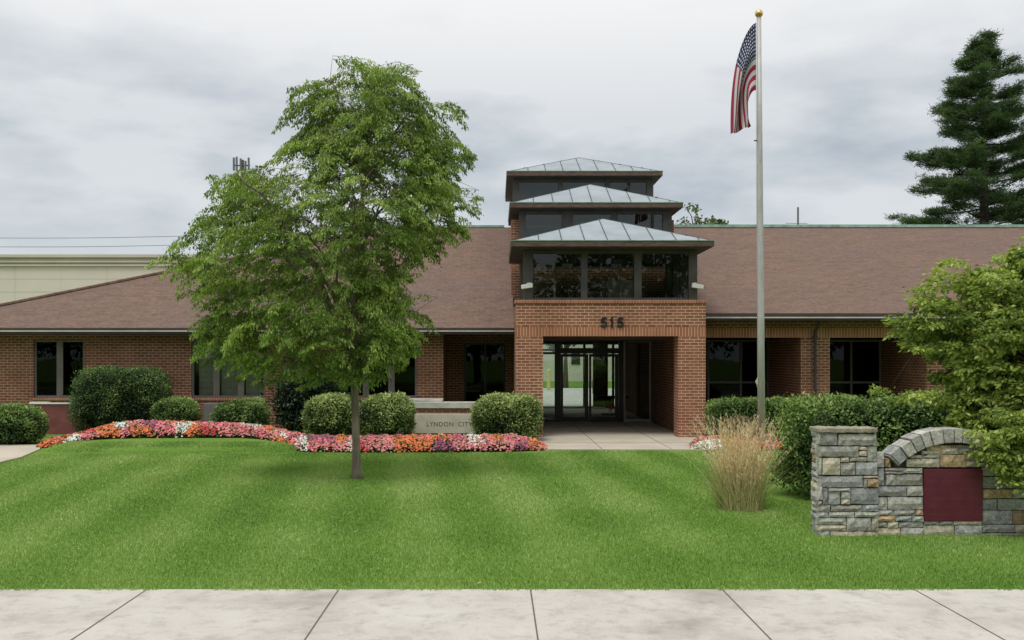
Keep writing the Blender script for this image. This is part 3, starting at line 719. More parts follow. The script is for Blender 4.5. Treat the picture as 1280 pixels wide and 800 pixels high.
# ------------------------------------------------------------------ vegetation
def ico_shell(c, r, n, p=2.6, seed=0, zmin=0.0):
    """points on a superellipsoid surface"""
    d = rng.normal(size=(n, 3)); d = nrm(d)
    a = np.abs(d) ** p; k = (a.sum(1)) ** (-1 / p)
    return d * k[:, None], d
def bush(name, c, r, n, size, base, dark, light, label, group, p=2.6, bumpy=.10, seed=1, cat='bush', twigs=0, asp=.55, loose=.045):
    """c = base centre on the ground; r = half extents (x, y, height)"""
    hh = r[2] / 2; cen = np.array([c[0], c[1], hh * 1.0]); R = np.array([r[0], r[1], hh])
    Q, d = ico_shell(None, None, n, p)
    nz = vnoise(Q * R * 2.2, seed); nz2 = vnoise(Q * R * 6, seed + 9)
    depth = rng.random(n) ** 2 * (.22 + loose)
    k = (1 - bumpy * .6 + bumpy * nz + bumpy * .5 * nz2 - depth)[:, None]
    if loose: k = k + (rng.random((n, 1)) ** 9) * loose * 2.2
    P = cen + Q * R * k
    P[:, 2] = np.maximum(P[:, 2], .02)
    nor = nrm(Q / R) 
    Dn = nrm(nor * .9 + rng.normal(0, .65, (n, 3)) + np.array([0, 0, .35]))
    Un = nrm(nor + rng.normal(0, .55, (n, 3)) + np.array([0, 0, .5]))
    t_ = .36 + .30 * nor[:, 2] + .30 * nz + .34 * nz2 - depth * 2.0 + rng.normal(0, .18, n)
    ln = size * rng.uniform(.7, 1.35, n)
    V, Fc, cl_ = leaf_geo(P, Dn, Un, ln, ln * asp, leafcols(n, base, dark, light, t_))
    o = thing(name, (c[0], c[1], 0), label, cat, group)
    npmesh('foliage', V, Fc, cl_, 'bush_leaf', o)
    # near-black inner hull, its colour standing for shade among the leaves
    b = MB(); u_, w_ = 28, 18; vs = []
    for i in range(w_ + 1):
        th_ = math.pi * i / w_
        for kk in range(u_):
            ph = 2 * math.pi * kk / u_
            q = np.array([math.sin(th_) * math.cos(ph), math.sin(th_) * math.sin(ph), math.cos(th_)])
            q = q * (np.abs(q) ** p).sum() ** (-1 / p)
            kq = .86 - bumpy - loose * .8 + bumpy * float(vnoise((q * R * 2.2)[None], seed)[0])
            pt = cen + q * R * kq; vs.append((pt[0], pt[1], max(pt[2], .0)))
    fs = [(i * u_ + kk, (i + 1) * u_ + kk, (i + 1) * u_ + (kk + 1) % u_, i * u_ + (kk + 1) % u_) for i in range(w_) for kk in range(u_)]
    b.add(vs, fs); b.build('dark_core', 'core', o)
    return o
G = dict(base=(.24, .33, .09), dark=(.045, .08, .022), light=(.55, .62, .26))
GD = dict(base=(.075, .145, .038), dark=(.015, .033, .01), light=(.22, .34, .09))
GM = dict(base=(.145, .25, .058), dark=(.028, .06, .014), light=(.36, .48, .15))
def bpx(name, x0, x1, yt, D, ry, n, size, pal, label, **kw):
    s_ = S(D); cx = X_((x0 + x1) / 2, D); rx = (x1 - x0) / 2 / s_; h = Z_(yt, D)
    return bush(name, (cx, D), (rx, ry, h), n, size, pal['base'], pal['dark'], pal['light'], label, 'shrubs along the front of the building', **kw)
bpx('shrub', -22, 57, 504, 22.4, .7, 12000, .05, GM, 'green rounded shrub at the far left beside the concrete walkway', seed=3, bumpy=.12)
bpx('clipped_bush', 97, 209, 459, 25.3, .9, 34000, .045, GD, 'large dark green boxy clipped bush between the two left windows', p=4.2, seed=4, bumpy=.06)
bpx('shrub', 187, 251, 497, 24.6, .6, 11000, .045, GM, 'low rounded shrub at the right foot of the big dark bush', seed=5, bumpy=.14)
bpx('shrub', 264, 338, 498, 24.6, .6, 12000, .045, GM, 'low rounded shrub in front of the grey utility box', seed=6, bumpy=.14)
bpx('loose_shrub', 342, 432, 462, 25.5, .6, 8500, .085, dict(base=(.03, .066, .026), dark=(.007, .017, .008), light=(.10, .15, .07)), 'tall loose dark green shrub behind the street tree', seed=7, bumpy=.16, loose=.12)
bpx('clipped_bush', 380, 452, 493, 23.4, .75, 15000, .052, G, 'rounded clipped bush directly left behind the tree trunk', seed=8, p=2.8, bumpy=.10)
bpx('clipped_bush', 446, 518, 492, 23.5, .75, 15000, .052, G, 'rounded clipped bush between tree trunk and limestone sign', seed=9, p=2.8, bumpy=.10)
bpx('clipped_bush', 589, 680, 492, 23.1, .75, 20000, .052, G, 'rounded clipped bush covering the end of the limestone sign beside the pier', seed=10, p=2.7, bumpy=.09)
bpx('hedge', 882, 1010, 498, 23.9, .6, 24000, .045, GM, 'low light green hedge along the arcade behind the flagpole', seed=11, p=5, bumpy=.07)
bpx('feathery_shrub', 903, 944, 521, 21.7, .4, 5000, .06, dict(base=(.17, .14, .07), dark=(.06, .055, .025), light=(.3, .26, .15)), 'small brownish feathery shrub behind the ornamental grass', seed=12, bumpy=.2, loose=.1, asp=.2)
o = bush('hedge', (7.0, 14.15), (2.72, .78, 1.5), 70000, .05, (.10, .185, .04), (.018, .042, .010), (.32, .45, .12), 'big dense dark green hedge behind the stone wall', None, p=6, bumpy=.10, seed=13, cat='hedge')

# flower beds
PINK, ORG, WHT, PUR, CRM, RED = (.86, .25, .28), (.86, .24, .10), (.85, .84, .76), (.45, .12, .24), (.82, .30, .30), (.60, .08, .09)
def flowerbed(name, front, back, hts, guide, nfl, label, seed):
    r = np.random.default_rng(seed); px0, px1 = front[0][0], front[-1][0]
    fx, fy = zip(*front); bx, by = zip(*back)
    def place(px, b_, lift):
        Df = np.interp(px, fx, fy); Db = np.interp(px, bx, by); Dd = Df + (Db - Df) * b_
        X = X_(px, Dd); e = np.clip(np.minimum(px - px0, px1 - px) / 12, 0, 1) ** .5
        zg = .13 * np.clip((X + 10.3) / .8, 0, 1) * np.clip((-4.3 - X) / 1.3, 0, 1)
        h = np.interp(px, [a for a, _ in hts], [a for _, a in hts])
        z = zg + h * e * np.clip(np.sin(np.pi * np.clip(b_, 0, 1)), 0, 1) ** .45 * (.9 + .1 * np.sin(px * .35) * np.sin(b_ * 6))
        return np.c_[X, Dd, z + lift]
    root = thing(name, tuple(place(np.array([(px0 + px1) / 2]), np.array([.5]), 0)[0][:2]) + (0,), label, 'flower bed'); root['kind'] = 'stuff'
    # mound
    nu_, nw_ = 80, 10; PX, BB = np.meshgrid(np.linspace(px0, px1, nu_), np.linspace(0, 1, nw_), indexing='ij')
    P = place(PX.ravel(), BB.ravel(), -.035); P[:, 2] = np.maximum(P[:, 2], -.02)
    fs = [(i * nw_ + k, (i + 1) * nw_ + k, (i + 1) * nw_ + k + 1, i * nw_ + k + 1) for i in range(nu_ - 1) for k in range(nw_ - 1)]
    MB().add(P.tolist(), fs).build('mound', 'core', root)['kind'] = 'stuff'
    # leaves
    n = nfl; px = r.uniform(px0, px1, n); bb = r.random(n); P = place(px, bb, 0) + r.normal(0, .012, (n, 3))
    Dn = nrm(r.normal(0, 1, (n, 3)) + np.array([0, -.3, .4])); Un = nrm(r.normal(0, .4, (n, 3)) + np.array([0, -.4, 1]))
    ln = r.uniform(.04, .07, n); V, Fc, cl_ = leaf_geo(P, Dn, Un, ln, ln * .6, leafcols(n, (.08, .14, .035), (.02, .045, .012), (.17, .26, .07)))
    npmesh('leaves', V, Fc, cl_, 'bush_leaf', root)['kind'] = 'stuff'
    # blossoms: hexagons
    n = nfl; px = r.uniform(px0, px1, n); bb = r.random(n) ** 1.1; P = place(px, bb, .018) + r.normal(0, .010, (n, 3))
    nc = int((px1 - px0) / 5.5); cpx = r.uniform(px0, px1, nc); cb = r.random(nc)
    ci = r.choice(6, nc, p=[.36, .22, .03, .07, .27, .05]); 
    for gpx, gb, g in guide:
        cpx = np.append(cpx, gpx); cb = np.append(cb, gb); ci = np.append(ci, g)
    d2 = ((px[:, None] - cpx) / 17) ** 2 + ((bb[:, None] - cb) / .30) ** 2
    idx = np.argmin(d2 + r.random((n, len(cpx))) * .42, 1)
    pal = np.array([PINK, ORG, WHT, PUR, CRM, RED]); col = pal[ci[idx]] * r.uniform(.72, 1.2, (n, 1)) * (1 + r.normal(0, .05, (n, 3)))
    keep = r.random(n) < np.where(ci[idx] == 3, .8, .93); P, col = P[keep], np.clip(col[keep], 0, .85); n = len(P)
    Nn = nrm(r.normal(0, .45, (n, 3)) + np.array([0, -.65, 1])); T1 = nrm(np.cross(Nn, r.normal(size=(n, 3)))); T2 = np.cross(Nn, T1)
    rad = r.uniform(.020, .034, n)[:, None]
    V = np.stack([P + (T1 * math.cos(a) + T2 * math.sin(a)) * rad * (1 if k % 2 else .82) for k, a in enumerate(np.arange(6) * math.pi / 3)], 1).reshape(-1, 3)
    npmesh('blossoms', V, np.arange(n * 6).reshape(-1, 6), np.repeat(col, 6, 0), 'petal', root, nper=6)['kind'] = 'stuff'
front = [(47, 21.3), (75, 21.9), (110, 22.3), (180, 22.6), (300, 22.7), (335, 22.0), (362, 20.9), (385, 20.45), (450, 20.3), (560, 20.4), (640, 20.6), (682, 20.9)]
back = [(47, 21.6), (75, 22.9), (110, 23.9), (180, 24.4), (300, 24.2), (335, 23.6), (362, 22.9), (385, 22.5), (450, 22.2), (560, 22.2), (640, 22.3), (682, 21.6)]
hts = [(47, .12), (110, .22), (170, .36), (250, .32), (340, .26), (400, .28), (520, .30), (640, .30), (682, .16)]
flowerbed('flower_bed', front, back, hts, [(58, .5, 5), (75, .3, 1), (95, .1, 2), (168, .9, 2), (150, .3, 2), (212, .8, 2), (232, .3, 2), (352, .3, 2), (372, .2, 2), (392, .4, 3), (410, .3, 3), (430, .3, 1), (500, .3, 1), (520, .5, 1), (535, .2, 1), (545, .5, 1), (543, .75, 2), (552, .1, 3), (562, .2, 3), (580, .7, 2), (588, .6, 2), (600, .15, 2), (598, .3, 2), (620, .3, 1), (640, .3, 0), (655, .2, 0), (672, .2, 1), (350, .5, 4)],
          17000, 'long curved bed of pink, orange and white flowers left of the entrance', 21)
flowerbed('flower_bed', [(864, 21.0), (900, 20.7), (950, 20.6), (985, 20.9)], [(864, 22.2), (900, 22.9), (950, 22.9), (985, 22.2)], [(864, .2), (985, .3)], [(880, .5, 0), (890, .1, 2), (915, .3, 1)], 5500, 'small bed of pink and orange flowers at the foot of the flagpole', 22)

# trees
def tree(name, base, trunk, env, D, ry_k, nb, leaves_per, ln_rng, asp, pal, label, cat, tips=(), spray=.32, droop=.5, att=None, bark='bark', cen=None, tr=None, zlift=.35, group=None, flat=.75, tipk=1.0, start=.05, arch=(.75, .22), shoot=.75, rise=.5, limbs=46, gap=None):
    """env: list of (py, left px, right px) at distance D; trunk: list of points"""
    o = thing(name, base, label, cat, group)
    ys = [e[0] for e in env]; s_ = S(D)
    br = MB(); br.tube(trunk, tr, 12)
    tk = np.array(trunk); tz = tk[:, 2]
    def trunk_at(z): return np.array([np.interp(z, tz, tk[:, 0]), np.interp(z, tz, tk[:, 1]), np.clip(z, tz[0], tz[-1])])
    LP, LD, LU, LC = [], [], [], []
    targets = []
    z_of = lambda py: Z_(py, D)
    wts = np.array([(e[2] - e[1]) for e in env], float)
    yy = np.linspace(ys[0], ys[-1], 200); lw = np.interp(yy, ys, [e[1] for e in env]); rw = np.interp(yy, ys, [e[2] for e in env])
    pr = (rw - lw); pr = pr / pr.sum()
    for i in range(nb):
        py = rng.choice(yy, p=pr) + rng.uniform(-1, 1); l = np.interp(py, ys, [e[1] for e in env]); r_ = np.interp(py, ys, [e[2] for e in env])
        th_ = rng.uniform(0, 2 * math.pi); rho = .35 + .65 * rng.random() ** .55
        cx = (l + r_) / 2; px = cx + (r_ - l) / 2 * math.cos(th_) * rho
        targets.append((X_(px, D), D + (r_ - l) / 2 / s_ * ry_k * math.sin(th_) * rho, z_of(py)))
    for t_ in tips: targets.append((X_(t_[0], D), D + (t_[2] if len(t_) > 2 else rng.uniform(-.3, .3)), z_of(t_[1])))
    targets = [T for q_, T in enumerate(targets) if q_ >= nb or gap is None or vnoise(np.array([T]) * 1.6, 17)[0] > gap]
    nodes = []
    def quad(A, M1, T, k=9):
        tt = np.linspace(0, 1, k)[:, None]; return (1 - tt) ** 2 * A + 2 * tt * (1 - tt) * M1 + tt ** 2 * T
    # main limbs first: every other shoot hangs on the nearest point of one
    ntip = len(tips); nn_ = len(targets) - ntip; order = list(rng.permutation(nn_)) + list(range(nn_, len(targets))); nl = limbs
    shoots = []
    for k, ti in enumerate(order):
        T = np.array(targets[ti]); hv = T[:2] - tk[-1, :2]; hd = np.linalg.norm(hv); az = math.atan2(hv[1], hv[0]) + rng.normal(0, .75)
        Ls = shoot * rng.uniform(.6, 1.35); out = np.array([math.cos(az), math.sin(az), 0.])
        S0 = T - out * Ls * .82 + np.array([0, 0, rise * Ls * rng.uniform(.3, 1.3)])
        if k < nl:
            A = trunk_at(np.clip(S0[2] - zlift * hd * rng.uniform(.6, 1.2) - rng.uniform(-.1, .6), att[0], att[1])); v_ = S0 - A
            limb = quad(A, A + v_ * np.array([.5, .5, 0]) + np.array([0, 0, max(v_[2], 0) * arch[0] + arch[1] * np.linalg.norm(v_[:2]) * .5]), S0, 12)
            limb[1:-1] += rng.normal(0, .03, (10, 3)); ll = np.linalg.norm(v_)
            br.tube(limb.tolist(), [max(.005, (.010 + .012 * ll) * (1 - .8 * q)) for q in np.linspace(0, 1, 12)], 6); nodes += list(limb[3:])
            if k == nl - 1: NA = np.array(nodes)
        elif nl:
            dd_ = np.linalg.norm((NA - S0) * np.array([1, 1, 1.3]), axis=1); Q = NA[int(np.argmin(dd_ + rng.random(len(NA)) * .1))]
            tw_ = quad(Q, (Q + S0) / 2 + np.array([0, 0, .06]), S0, 4); br.tube(tw_.tolist(), [.006, .005, .004, .003], 3)
        shoots.append((S0, S0 + out * Ls * .5 + np.array([0, 0, .16 * Ls]), T))
    for A, M1, T in shoots:
        path = quad(A, M1, T); path[1:-1] += rng.normal(0, .012, (7, 3))
        L_ = np.linalg.norm(np.diff(path, axis=0), axis=1).sum()
        br.tube(path.tolist(), [max(.0015, .0042 * (1 - .7 * q)) for q in np.linspace(0, 1, 9)], 3)
        n = int(leaves_per * (0.25 + L_))
        ta = start + (1 - start) * rng.random(n) ** .8; idx = ta * 8; i0 = np.clip(idx.astype(int), 0, 7); fr = (idx - i0)[:, None]
        Pp = path[i0] * (1 - fr) + path[i0 + 1] * fr; Tg = nrm(path[i0 + 1] - path[i0])
        up = np.array([0, 0, 1.]); side = nrm(np.cross(Tg, up) + 1e-6)
        # twigs: discrete stations with left / right side shoots
        ns = max(7, int(L_ * 16)); st_ = rng.integers(0, ns, n); q = rng.random(n); sg = np.where(rng.random(n) < .5, -1., 1.)
        tts = start + (1 - start) * (st_ + .5) / ns; idx = tts * 8; i0 = np.clip(idx.astype(int), 0, 7); fr = (idx - i0)[:, None]
        Pp = path[i0] * (1 - fr) + path[i0 + 1] * fr; Tg = nrm(path[i0 + 1] - path[i0]); side = nrm(np.cross(Tg, up) + 1e-6)
        wloc = spray * (1.2 - .85 * tts) * np.clip(L_ / shoot, .6, 1.25) * (.75 + .5 * ((st_ * 7919) % 13) / 13)
        off = (q * wloc)[:, None]
        tw = nrm(side * sg[:, None] * .85 + Tg * .8 + np.array([0, 0, -droop * .5]))
        Pp = Pp + tw * off + np.array([0, 0, -1.]) * (off ** 2) * droop * 1.4 + rng.normal(0, .018, (n, 3))
        dd = nrm(tw + Tg * .3 + rng.normal(0, .45, (n, 3)) + np.array([0, 0, -droop]))
        uu = nrm(np.array([0, 0, flat]) + rng.normal(0, .42, (n, 3)) + np.array([0, -.15, 0]))
        c0 = rng.normal(0, .17)
        tv = .44 + c0 + .22 * (tts - .5) + rng.normal(0, .17, n) - .1 * (rho if False else 0)
        LP.append(Pp); LD.append(dd); LU.append(uu); LC.append(tv)
    P = np.concatenate(LP); n = len(P); lt = np.concatenate(LC) + .14 * vnoise(P * 1.2, 3)
    ln = rng.uniform(ln_rng[0], ln_rng[1], n)
    V, Fc, cl_ = leaf_geo(P, np.concatenate(LD), np.concatenate(LU), ln, ln * asp, leafcols(n, pal[0], pal[1], pal[2], lt), .2)
    br.build('trunk', bark, o, smooth=True)
    npmesh('crown', V, Fc, cl_, 'leaf', o)
    print(name, n); return o

D = 16.1; bx_ = X_(446, D)
trunk = [(bx_, D, -.05), (bx_ - .005, D, .12), (bx_ - .01, D, .6), (bx_ - .03, D, 1.3), (bx_ - .05, D, 2.1), (bx_ - .05, D + .02, 2.9), (bx_ - .02, D, 3.8), (bx_ + .1, D, 4.8), (bx_ + .2, D, 5.8), (bx_ + .15, D, 6.5)]
trr = [.135, .082, .068, .066, .068, .052, .048, .035, .02, .01]
env = [(96, 420, 500), (110, 385, 540), (124, 362, 570), (140, 352, 582), (170, 360, 590), (200, 342, 594), (218, 325, 596), (228, 285, 597), (240, 266, 597), (262, 264, 598), (285, 236, 590), (310, 212, 572), (340, 204, 530), (370, 230, 522), (400, 240, 530), (425, 238, 534), (450, 242, 520), (482, 300, 490)]
tips = [(190, 333), (196, 345), (212, 322), (230, 295), (236, 283, .2), (600, 262), (597, 268, .3), (594, 195), (590, 205), (584, 150), (572, 146), (265, 232), (262, 245), (240, 448), (243, 436), (236, 420), (541, 412), (538, 400), (558, 318), (585, 296), (352, 470), (340, 465), (300, 458), (260, 430, .5), (270, 440, -.4), (285, 452, .3), (315, 462, -.3), (380, 470, .4), (250, 410, -.5), (500, 460, .4), (488, 465, -.3), (275, 425, -.2), (255, 400, .2), (245, 440, .1), (520, 425, .4), (530, 405, -.4), (505, 455), (520, 440), (345, 165), (352, 150), (352, 187), (580, 290), (566, 250), (215, 350), (222, 372)]
pal = ((.25, .375, .070), (.065, .12, .023), (.50, .63, .17))
tree('street_tree', (bx_, D, 0), trunk, env, D, .8, 1500, 165, (.036, .070), .42, pal, 'tall slender tree with arching fine leaved branches on the lawn', 'tree', tips, spray=.20, droop=.75, att=(1.8, 5.6), zlift=.8, flat=.75, arch=(.7, .25), start=.04, shoot=.8, rise=.30, limbs=48, gap=-.40, tr=trr)
# second stem hugging the trunk
# right tree
D = 12.1
xx = X_(1335, D)
trunk = [(xx, D, -.05), (xx - .02, D, .5), (xx - .06, D, 1.1), (xx - .05, D, 1.8), (xx, D, 2.6), (xx + .03, D, 3.2)]
env = [(282, 1310, 1380), (312, 1268, 1420), (335, 1225, 1430), (355, 1175, 1440), (380, 1155, 1440), (400, 1138, 1440), (430, 1142, 1440), (455, 1180, 1440), (480, 1185, 1440), (510, 1178, 1430), (540, 1190, 1420), (582, 1205, 1400)]
tips = [(1170, 330, -.3), (1180, 338), (1160, 352), (1150, 362), (1142, 382), (1138, 375, -.2), (1122, 398), (1124, 406), (1128, 415), (1135, 430), (1140, 436), (1180, 470, .2), (1185, 462), (1160, 500), (1128, 492, -.4), (1140, 500), (1112, 488, .4), (1190, 520), (1210, 590, -.85), (1222, 578, -.9), (1235, 585, -.9), (1260, 570, -.9), (1200, 545, -.85), (1200, 515, -0.85), (1200, 530, -0.9299999999999999), (1200, 545, -0.79), (1200, 558, -0.83), (1200, 572, -0.89), (1214, 515, -0.83), (1214, 530, -0.91), (1214, 545, -0.77), (1214, 558, -0.81), (1214, 572, -0.87), (1228, 515, -0.81), (1228, 530, -0.89), (1228, 545, -0.75), (1228, 558, -0.79), (1228, 572, -0.85), (1242, 515, -0.79), (1242, 530, -0.87), (1242, 545, -0.95), (1242, 558, -0.77), (1242, 572, -0.83), (1256, 515, -0.77), (1256, 530, -0.85), (1256, 545, -0.9299999999999999), (1256, 558, -0.75), (1256, 572, -0.81), (1270, 515, -0.75), (1270, 530, -0.83), (1270, 545, -0.91), (1270, 558, -0.95), (1270, 572, -0.79), (1284, 515, -0.95), (1284, 530, -0.81), (1284, 545, -0.89), (1284, 558, -0.9299999999999999), (1284, 572, -0.77), (1215, 560, -.9), (1230, 552, -.8), (1250, 588, -.8), (1185, 535, -.8), (1240, 565, -.95), (1275, 590, -.9), (1205, 575, -.8), (1228, 592, -.85), (1195, 560, -.8), (1190, 440), (1150, 395), (1175, 385), (1215, 350), (1275, 318), (1270, 330), (1205, 480), (1200, 500), (1215, 545, -.6), (1245, 555, -.7), (1270, 548, -.7), (1275, 575, -.6)]
tree('leafy_tree', (xx, D, 0), trunk, env, 11.55, .62, 800, 170, (.04, .08), .55, ((.32, .42, .085), (.085, .15, .03), (.57, .65, .20)), 'bright yellow green bushy tree overhanging the stone wall', 'tree', tips, spray=.26, droop=.25, att=(.6, 3.1), tr=[.09, .075, .06, .045, .03, .012], zlift=.5, bark='bark_dark', flat=.3, arch=(.6, .12), shoot=.5, rise=-.1, limbs=40, gap=-.8)

# pine
def pine(px, D, ztop, R, label, seed=1, n_w=26, lean=0):
    x = X_(px, D); o = thing('pine_tree', (x, D, 0), label, 'tree'); r = np.random.default_rng(seed)
    br = MB(); br.tube([(x, D, 0), (x + .1, D, ztop * .5), (x, D, ztop)], [.36, .24, .04], 10)
    LP, LD, LT = [], [], []
    zs = np.linspace(3.2, ztop - .4, n_w)
    for k, z in enumerate(zs):
        f = (ztop - z) / (ztop - 3); rad = R * (f ** .55) * (1. if f > .1 else .7)
        for j in range(8):
            a = r.uniform(0, 6.283); Lb = rad * r.uniform(.62, 1.15); dz = r.normal(0, .25)
            A = np.array([x, D, z + dz]); B_ = A + np.array([math.cos(a) * Lb, math.sin(a) * Lb, .10 * Lb + r.uniform(-.15, .35)])
            Mi = (A + B_) / 2 + np.array([0, 0, -.10 * Lb]); tt = np.linspace(0, 1, 6)[:, None]
            path = (1 - tt) ** 2 * A + 2 * tt * (1 - tt) * Mi + tt ** 2 * B_
            br.tube(path.tolist(), [.05 * (1 - .8 * q) for q in np.linspace(0, 1, 6)], 4)
            nc = int(8 + Lb * 6)
            for c_ in range(nc):
                q = .32 + .68 * r.random() ** .7; idx = q * 5; i0 = min(4, int(idx)); p = path[i0] + (path[i0 + 1] - path[i0]) * (idx - i0)
                sd = np.array([-math.sin(a), math.cos(a), 0]); p = p + sd * r.normal(0, .40 * (1.2 - q) * min(2, Lb) * .8) + np.array([0, 0, r.normal(.06, .10)])
                m_ = 60; dd = nrm(r.normal(0, 1, (m_, 3)) * np.array([1, 1, .55]) + np.array([math.cos(a) * .5, math.sin(a) * .5, .45]))
                LP.append(p + r.normal(0, .10, (m_, 3)) * np.array([1.6, 1.6, .6])); LD.append(dd); LT.append(np.full(m_, r.normal(.45, .16)) + dd[:, 2] * .25)
    P = np.concatenate(LP); Dd = np.concatenate(LD); n = len(P); ln = r.uniform(.14, .26, n)
    V, Fc, cl_ = leaf_geo(P, Dd, nrm(r.normal(size=(n, 3))), ln, np.full(n, .032), leafcols(n, (.06, .115, .042), (.018, .04, .015), (.14, .21, .08), np.concatenate(LT)), 0)
    br.build('trunk', 'bark_dark', o); npmesh('crown', V, Fc, cl_, 'leaf', o); print('pine', n)
pine(1228, 50, 18.8, 5.3, 'tall dark green pine tree rising behind the right roof', 4)
pine(1345, 56, 21, 5.2, 'second dark pine partly out of frame at the right edge', 6, 22)

# distant small trees beyond the ridge
def sparse(px, D, ztop, R, n, label, name='bare_tree', twig=16):
    x = X_(px, D); o = thing(name, (x, D, 0), label, 'tree'); br = MB(); zc = ztop - R
    br.tube([(x, D, 0), (x, D, zc)], [.2, .08], 7); P = []
    for k in range(twig):
        a = rng.uniform(-1, 1) * R * .9; e = (x + a, D + rng.uniform(-1, 1) * R, ztop - abs(a) * .5 - rng.random() * R)
        br.tube([(x, D, zc - 1), ((x + e[0]) / 2 + .1, D, (zc + e[2]) / 2), e], [.05, .03, .012], 4); P.append(e)
    P = np.array(P)[rng.integers(0, twig, n)] + rng.normal(0, .16, (n, 3)) * R * .6
    ln = rng.uniform(.16, .3, n)
    V, Fc, cl_ = leaf_geo(P, rng.normal(size=(n, 3)), rng.normal(size=(n, 3)), ln, ln * .6, leafcols(n, (.12, .17, .06), (.05, .08, .03), (.2, .27, .1)))
    br.build('trunk', 'bark_dark', o); npmesh('crown', V, Fc, cl_, 'leaf', o)
sparse(869, 60, Z_(255, 60), 1.3, 260, 'sparse small tree top just right of the entrance tower')
sparse(893, 62, Z_(272, 62), .8, 500, 'low green tree top over the ridge right of the sparse one', twig=10)

# trees, street and houses on the other side of the road (seen in the glass)
def backtree(x, y, h, R, n, label, grp):
    o = thing('broadleaf_tree', (x, y, 0), label, 'tree', grp); br = MB(); br.tube([(x, y, 0), (x, y, h * .6)], [.3, .12], 8)
    d = nrm(rng.normal(size=(n, 3))); nz = vnoise(d * 4, int(abs(x * 7)) + 1)
    P = np.array([x, y, h * .55]) + d * np.array([R, R, h * .45]) * (.8 + .2 * nz - .3 * rng.random(n) ** 2)[:, None]
    ln = rng.uniform(.3, .55, n); V, Fc, cl_ = leaf_geo(P, nrm(d + rng.normal(0, .7, (n, 3))), rng.normal(size=(n, 3)), ln, ln * .6, leafcols(n, (.06, .12, .03), (.02, .04, .01), (.12, .2, .05), .5 + .3 * nz))
    br.build('trunk', 'bark_dark', o); npmesh('crown', V, Fc, cl_, 'leaf', o)
for k in range(11):
    backtree(-42 + k * 8.2 + rng.uniform(-1, 1), -17 + rng.uniform(-3, 3), rng.uniform(9, 12), rng.uniform(5, 6), 5000, 'broad leafy tree across the road, reflected in the windows', 'trees across the road')
# behind the lobby: tan building, grass, bollard, tree
t = thing('rear_building', (6, 78, 0), 'tan building seen through the entrance doors', 'building')
MB().box(-10, 30, 78, 84, 0, 5).build('wall', 'tan_wall', t); MB().box(-10.1, 30.1, 77.9, 84, 5, 5.3).build('cornice', 'tan_trim', t)
MB().box(X_(714, 78), X_(725, 78), 77.93, 77.99, 1.4, 2.3).build('window', 'glass_dark', t)
t = thing('yellow_bollard', (X_(686, 57), 57, 0), 'yellow post seen through the left glass beside the entrance door', 'bollard')
MB().tube([(X_(686, 57), 57, 0), (X_(686, 57), 57, 1.25), (X_(686, 57), 57, 1.32)], [.12, .12, .07], 12).build('post', 'yellow', t)
sparse(707, 62, 4.6, 1.6, 500, 'thin tree seen through the entrance door glass', 'small_tree', 12)
# lobby table
xt, yt = X_(766, 33), 33; t = thing('lobby_table', (xt, yt, 0), 'dark table on a reddish pedestal inside the lobby', 'table')
MB().box(xt - .6, xt + .5, yt - .3, yt + .3, .62, .70).build('tabletop', 'interior_dark', t, bevel=.02)
MB().tube([(xt - .1, yt, .08), (xt - .1, yt, .62)], .07, 12).build('pedestal', 'red_panel', t)
MB().box(xt - .4, xt + .25, yt - .22, yt + .22, .036, .1).build('foot', 'red_panel', t, bevel=.02)

# ------------------------------------------------------------------ stone wall with plaque
DS = 11.0
def SX(px): return X_(px, DS)
def SZ(py): return Z_(py, DS)
t = thing('stone_wall', (SX(1150), DS, 0), 'rustic grey and ochre stone entrance wall with square pillar and arched coping', 'stone wall')
GR, BG, LT, TN, OC, CR = (.47, .46, .42), (.40, .41, .40), (.56, .55, .50), (.54, .48, .37), (.52, .38, .23), (.62, .56, .43)
pc = {'g': GR, 'b': BG, 'l': LT, 't': TN, 'o': OC, 'c': CR}
def stonebox(b, x0, x1, z0, z1, y, dep, c, gap=.005):
    """one rough ashlar block: a gridded, chamfered, bulging face"""
    kq = random.uniform(.75, 1.2); c = tuple(q * kq * random.uniform(.97, 1.03) for q in c)
    x0 += gap; x1 -= gap; z0 += gap; z1 -= gap
    pr = random.uniform(.0, .022); ch = min(.012, (x1 - x0) * .2, (z1 - z0) * .2)
    nx, nz = max(2, int((x1 - x0) / .05)), max(2, int((z1 - z0) / .05))
    vs = []; fs = []
    for i in range(nx + 1):
        for j in range(nz + 1):
            u, v = i / nx, j / nz; ed = (i in (0, nx)) or (j in (0, nz))
            jx = random.uniform(-.004, .004); jz = random.uniform(-.004, .004)
            vs.append((x0 + (x1 - x0) * u + jx, y - pr + (ch if ed else random.uniform(-.007, .004)), z0 + (z1 - z0) * v + jz))
    for i in range(nx):
        for j in range(nz): a = i * (nz + 1) + j; fs.append((a, a + nz + 1, a + nz + 2, a + 1))
    n0 = len(vs); rim = [i * (nz + 1) for i in range(nx + 1)] + [nx * (nz + 1) + j for j in range(1, nz + 1)] + [i * (nz + 1) + nz for i in range(nx - 1, -1, -1)] + [j for j in range(nz - 1, 0, -1)]
    vs += [(vs[k][0], y + dep, vs[k][2]) for k in rim]; m_ = len(rim)
    for k in range(m_): fs.append((rim[(k + 1) % m_], rim[k], n0 + k, n0 + (k + 1) % m_))
    b.add(vs, fs, 0, c)
def zp(x): return 1000 + x / 6.667
def zq(y): return 520 + y / 6.667
